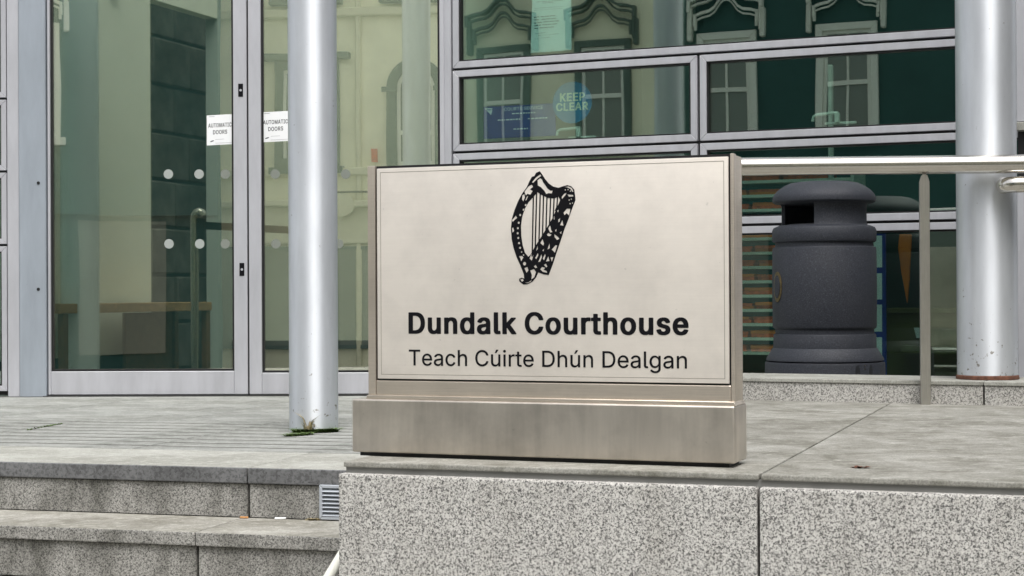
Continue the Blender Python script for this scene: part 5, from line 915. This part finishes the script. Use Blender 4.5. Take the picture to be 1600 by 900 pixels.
def tuft(name, label, pts, n, hgt, spread, mat, seed, flat=.5, wid=.004):
    rnd = random.Random(seed); bm = NB()
    for k in range(n):
        c = Vector(rnd.choice(pts)) + Vector((rnd.gauss(0, spread), rnd.gauss(0, spread * .6), 0)); a = rnd.uniform(0, 6.28); l = hgt * rnd.uniform(.4, 1.1)
        d = Vector((math.cos(a) * flat, math.sin(a) * flat, 1)); d.normalize(); s = Vector((-math.sin(a), math.cos(a), 0)) * wid * rnd.uniform(.6, 1.3)
        m = c + d * l * .55 + Vector((0, 0, 0)); e = c + d * l + Vector((math.cos(a), math.sin(a), -.6)) * l * .3
        vs = [bm.verts.new(x) for x in (c - s * .6, c + s * .6, m + s, e, m - s)]
        bm.faces.new(vs)
    o = obj(name, bm, mat); tag(o, label, 'weeds'); return o
cl = Vector((pl.x * (1 + rl / dl), dl + rl, ZP))
tuft('weed_tuft', 'green weeds growing round the foot of the left column', [(cl.x + (rl + .01) * math.cos(a), cl.y + (rl + .01) * math.sin(a), ZP) for a in [R_(x) for x in range(240, 330, 3)]], 700, .05, .012, MAT['green_leaf'], 3, 1.4)
pts = []
for k in range(12): pts.append(tuple(on_z(448 + k * 3.2, 682 - k * .25, ZP)))
tuft('weed_tuft', 'flat green weeds creeping left along the paving joint from the column', pts, 220, .035, .012, MAT['green_leaf'], 4, 1.6)
tuft('dry_weed', 'dry straw coloured weed leaning on the left column', [tuple(on_z(478 + k, 676.5, ZP)) for k in range(0, 8)], 26, .13, .004, MAT['straw'], 11, .35, .003)
tuft('weed_tuft', 'small weed at the foot of the top riser between cigarette ends', [tuple(on_z(415 + k, 807.5, ztr)) for k in range(-5, 6, 2)], 70, .035, .006, MAT['green_leaf'], 5, .8, .003)
tuft('weed_tuft', 'dry moss in the corner under the vent', [tuple(on_z(490 + k, 813, ztr)) for k in range(-8, 12, 2)], 80, .016, .006, MAT['straw'], 6, 1.0, .003)
tuft('weed_tuft', 'thin green moss in the paving joint left of the doors', [tuple(on_z(45 + k * 5, 672 - k * .95, ZP)) for k in range(11)], 150, .014, .006, MAT['green_leaf'], 8, 1.2, .003)
lp = on_z(1340, 731, ZS); o = tuft('dead_leaf', 'dark dead leaf lying on the terrace slab', [tuple(lp)], 14, .03, .012, MAT['rust'], 9, 2.5, .006); o['category'] = 'leaf'

# ------------------------------------------------------------------ buildings across the street (seen in the glass)
BA = Fr((-3.5, -9.3), -4.0, +1); BB = Fr((-6.0, -8.0), 24.0, +1)
def opp_window(par, F, uc, z0, z1, hw, trim, sash=MAT['white_trim'], arch=False, hood=True, bw=.14):
    n = 14
    def arch_pts(h, z_sp): return [(uc - h, z0), (uc + h, z0), (uc + h, z_sp)] + [(uc + h * math.cos(math.pi * k / n), z_sp + h * math.sin(math.pi * k / n)) for k in range(1, n)] + [(uc - h, z_sp)]
    if arch:
        zsp = z1 - hw
        bm = NB(); fbox(bm, F, uc - hw - bw, uc - hw, .001, .10, z0, zsp, .01); fbox(bm, F, uc + hw, uc + hw + bw, .001, .10, z0, zsp, .01)
        for k in range(n):
            a, b = math.pi * k / n, math.pi * (k + 1) / n
            prism(bm, F, [(uc + hw * math.cos(a), zsp + hw * math.sin(a)), (uc + (hw + bw) * math.cos(a), zsp + (hw + bw) * math.sin(a)), (uc + (hw + bw) * math.cos(b), zsp + (hw + bw) * math.sin(b)), (uc + hw * math.cos(b), zsp + hw * math.sin(b))], .001, .10)
        prism(bm, F, [(uc - .07, z1 - .02), (uc + .07, z1 - .02), (uc + .12, z1 + .24), (uc - .12, z1 + .24)], .10, .16)
        fbox(bm, F, uc - hw - bw - .08, uc - hw + .02, .10, .14, zsp - .06, zsp + .03); fbox(bm, F, uc + hw - .02, uc + hw + bw + .08, .10, .14, zsp - .06, zsp + .03)
        w = obj('window', bm, trim, par)
        bm = NB(); prism(bm, F, arch_pts(hw - .001, zsp), .001, .012); obj('pane', bm, MAT['dark_pane'], w)
        bm = NB(); zm = z0 + (zsp - z0) * .42
        fbox(bm, F, uc - hw + .002, uc - hw + .07, .013, .05, z0, zsp); fbox(bm, F, uc + hw - .07, uc + hw - .002, .013, .05, z0, zsp); fbox(bm, F, uc - hw + .07, uc + hw - .07, .013, .06, zm - .04, zm + .04); fbox(bm, F, uc - hw + .07, uc + hw - .07, .013, .05, z0, z0 + .09)
        for k in range(n):
            a, b = math.pi * k / n, math.pi * (k + 1) / n; h2_, h1_ = hw - .07, hw - .002
            prism(bm, F, [(uc + h2_ * math.cos(a), zsp + h2_ * math.sin(a)), (uc + h1_ * math.cos(a), zsp + h1_ * math.sin(a)), (uc + h1_ * math.cos(b), zsp + h1_ * math.sin(b)), (uc + h2_ * math.cos(b), zsp + h2_ * math.sin(b))], .013, .05)
        obj('sash', bm, sash, w)
    else:
        bm = NB(); mitred(bm, F, uc - hw - bw, uc + hw + bw, z0 - .02, z1 + bw, bw, .001, .09, bev=.008); w = obj('window', bm, trim, par)
        obj('pane', box(F, uc - hw + .001, uc + hw - .001, .001, .012, z0, z1), MAT['opp_glass'], w)
        bm = NB(); mitred(bm, F, uc - hw + .002, uc + hw - .002, z0, z1, .06, .013, .045, bev=0); zm = (z0 + z1) / 2
        fbox(bm, F, uc - hw + .06, uc + hw - .06, .013, .06, zm - .04, zm + .04); fbox(bm, F, uc - .02, uc + .02, .013, .04, z0 + .06, z1 - .06); obj('sash', bm, sash, w)
    obj('sill', box(F, uc - hw - bw - .08, uc + hw + bw + .08, .001, .2, z0 - .15, z0 - .022), trim, w)
    if hood:
        bm = NB(); k = hw + bw + .12; zt = z1 + bw + .08
        for s, dz, th, vv in ((1.0, .30, .05, .26), (.97, .22, .035, .20), (.86, .05, .05, .16), (.84, -.02, .03, .13)):
            prof = [(-1, 0), (-1, .16), (-.8, .2), (-.55, .22), (-.38, .28), (-.2, .42), (-.1, .47), (0, .48)]; prof = prof + [(-x, y) for x, y in prof[:-1][::-1]]
            for (xa, ya), (xb, yb) in zip(prof, prof[1:]):
                if abs(xa - xb) < 1e-6: fbox(bm, F, uc + xa * k * s - .025, uc + xa * k * s + .025, .091, vv, zt + dz + min(ya, yb), zt + dz + max(ya, yb) + th)
                else: prism(bm, F, [(uc + xa * k * s, zt + dz + ya), (uc + xb * k * s, zt + dz + yb), (uc + xb * k * s, zt + dz + yb + th), (uc + xa * k * s, zt + dz + ya + th)], .091, vv)
        fbox(bm, F, uc - .06, uc + .06, .1, .2, zt + .28 + .48, zt + .28 + .68, .02)
        for sg in (-1, 1): fbox(bm, F, uc + sg * k - .045, uc + sg * k + .045, .001, .16, zt - .22, zt + .3, .02); fbox(bm, F, uc + sg * (k - .03) - .02, uc + sg * (k - .03) + .02, .161, .2, zt - .1, zt + .28, .01)
        obj('hood_mould', bm, trim, w)
    return w
# cream building with arched windows
bA = thing('cream_building', 'cream rendered building with arched sage window mirrored in the right door leaf', 'building', BA.P(0, 0, 0))
uA0, uA1 = -6.5, 14.0
obj('wall', box(BA, uA0, uA1, -7, 0, 0, 10.2), MAT['cream_wall'], bA)
zs1 = mirrored(600, 18, D, BA)[1]; zs2 = mirrored(600, 268, D, BA)[1]
for z, h, pr_ in ((zs1, .16, .14), (zs2, .14, .14), (9.3, .5, .4)): obj('string_course', box(BA, uA0 - .02, uA1 + .02, .001, pr_, z - h / 2, z + h / 2, .02), MAT['cream_trim'], bA)
uc, ztop = mirrored(650, 92, D, BA); _, zbt_ = mirrored(650, 262, D, BA); hwA = abs(mirrored(622, 150, D, BA)[0] - mirrored(684, 150, D, BA)[0]) / 2
opp_window(bA, BA, uc, zs2 + .1, ztop - .18, hwA, MAT['green_trim'], arch=True, hood=False, bw=.19)
uc2 = mirrored(480, 150, D, BA)[0]; sp = uc - uc2
for k in (-1.15, 1.15): pass
ztw = mirrored(480, 100, D, BA)[1]
opp_window(bA, BA, uc2, zs2 + .12, ztw - .1, .46, MAT['green_trim'], hood=False, bw=.17)
obj('window_cornice', box(BA, uc2 - .85, uc2 + .85, .001, .22, ztw + .07, ztw + .2, .02), MAT['green_trim'], bA)
for k in range(1, 5): opp_window(bA, BA, uc + k * 2.2, zs2 + .1, ztop - .18, hwA, MAT['green_trim'], arch=True, hood=False, bw=.19)
for k in range(-1, 6): opp_window(bA, BA, uc + (k) * 2.1, zs1 + .3, zs1 + 2.0, .45, MAT['green_trim'], hood=False, bw=.16)
bm = NB(); q0_ = mirrored(530, 300, D, BA); q1_ = mirrored(700, 288, D, BA); tube(bm, [BA.P(q0_[0], .2, q0_[1]), BA.P((q0_[0] + q1_[0]) / 2, .2, (q0_[1] + q1_[1]) / 2 - .06), BA.P(q1_[0], .2, q1_[1])], .018, 8); obj('cable', bm, MAT['gasket'], bA)
q0_ = mirrored(582, 254, D, BA); q1_ = mirrored(591, 234, D, BA); bm = NB(); fbox(bm, BA, min(q0_[0], q1_[0]), max(q0_[0], q1_[0]), .05, .09, q0_[1], q1_[1]); obj('shop_sign', bm, MAT['red'], bA)
q0_ = mirrored(560, 100, D, BA); obj('downpipe', box(BA, q0_[0] - .05, q0_[0] + .05, .01, .1, .2, 9.0, .02), MAT['cream_trim'], bA)
q0_ = mirrored(541, 320, D, BA); bm = disc(BA, q0_[0], q0_[1], .22, .25, .33, 24); obj('round_shop_sign', bm, MAT['cream_trim'], bA)
# shopfront of the cream building
zf = mirrored(600, 318, D, BA)[1]
obj('shop_cornice', box(BA, uA0, uA1, .001, .30, zf - .05, zf + .07, .02), MAT['cream_trim'], bA)
obj('shop_fascia', box(BA, uA0 + .1, uA1 - .1, .002, .12, zf - .75, zf - .051, .01), MAT['cream_trim'], bA)
for k in range(7):
    a = uA0 + .3 + k * 2.5; p = obj('shop_window', box(BA, a, a + 2.0, .001, .04, .6, zf - .8), MAT['opp_glass'], bA); obj('frame', (lambda: (lambda b: (mitred(b, BA, a, a + 2.0, .6, zf - .8, .07, .041, .09, bev=0), b)[1])(NB()))(), MAT['green_trim'], p)
obj('roof', (lambda b: (prism(b, Fr2(BA.P(uA0, 0, 0).xy, -BA.N, BA.U), [(-.2, 10.2), (3.5, 12.6), (7, 10.2)], 0, uA1 - uA0), b)[1])(NB()), MAT['roof'], bA)
# corner building: cream bay and dark teal bay, both with ogee hood moulds
us = mirrored(1050, 60, Rt, BB)[0]
hoods = [(787, 29), (942, 17), (1136, 2), (1323, -10)]
bC = thing('teal_building', 'dark teal rendered building with white sash windows mirrored in the right hand windows', 'building', BB.P(us, 0, 0))
bD = thing('sage_building', 'cream building with sage ogee window hoods mirrored behind the paper notice', 'building', BB.P(us - 3, 0, 0))
uE = mirrored(345, 100, D, BB)[0]
obj('wall', box(BB, us + .004, uE, -4, 0, 0, 9.6), MAT['teal_wall'], bC); obj('wall', box(BB, us - 14, us - .004, -4, 0, 0, 10.0), MAT['cream_wall'], bD)
obj('roof', (lambda b: (prism(b, Fr2(BB.P(us, 0, 0).xy, -BB.N, BB.U), [(-.2, 9.6), (2, 11), (4, 9.6)], .01, uE - us), b)[1])(NB()), MAT['roof'], bC)
obj('roof', (lambda b: (prism(b, Fr2(BB.P(us - 14, 0, 0).xy, -BB.N, BB.U), [(-.2, 10), (2, 11.5), (4, 10)], 0, 13.99), b)[1])(NB()), MAT['roof'], bD)
zw0 = mirrored(1323, 212, Rt, BB)[1]; zw1 = mirrored(1323, 48, Rt, BB)[1]
cs = [mirrored(px, py, Rt, BB)[0] for px, py in hoods]
zt_h = mirrored(1323, -10, Rt, BB)[1]
for c_, par, tr in ((cs[3], bC, 'white_trim'), (cs[2], bC, 'white_trim'), (cs[1], bD, 'green_trim'), (cs[0], bD, 'green_trim'), (cs[0] - (cs[1] - cs[0]), bD, 'green_trim'), (cs[0] - 2 * (cs[1] - cs[0]), bD, 'green_trim')):
    opp_window(par, BB, c_, zw0, zw1, .42, MAT[tr], bw=.13)
for c_, par, tr in ((cs[3], bC, 'white_trim'), (cs[2], bC, 'white_trim'), (cs[1], bD, 'green_trim'), (cs[0], bD, 'green_trim')):
    opp_window(par, BB, c_, zw0 + 3.4, zw1 + 3.2, .42, MAT[tr], bw=.13, hood=False)
obj('cornice', box(BB, us + .004, uE, .001, .3, 9.1, 9.5), MAT['white_trim'], bC); obj('cornice', box(BB, us - 14, us - .004, .001, .3, 9.5, 9.9), MAT['cream_trim'], bD)
zsh = zw0 - .75
for par, a0, a1, m_ in ((bC, us + .1, uE - .1, 'teal_wall'), (bD, us - 13.9, us - .1, 'green_trim')):
    obj('shop_fascia', box(BB, a0, a1, .001, .18, zsh - .6, zsh), MAT[m_], par)
    k = a0 + .2
    while k < a1 - 1.6:
        p = obj('shop_window', box(BB, k, k + 1.5, .001, .03, .6, zsh - .7), MAT['opp_glass'], par); k += 1.9
sheet('far_footpath', -60, 60, -9.2, -6.2, .006, MAT['concrete']).hide_render = False
print('BUILT', len(bpy.data.objects), 'us', us, 'cs', cs, 'zw', zw0, zw1, 'A', uc, ztop, zs1, zs2, zf, hwA)
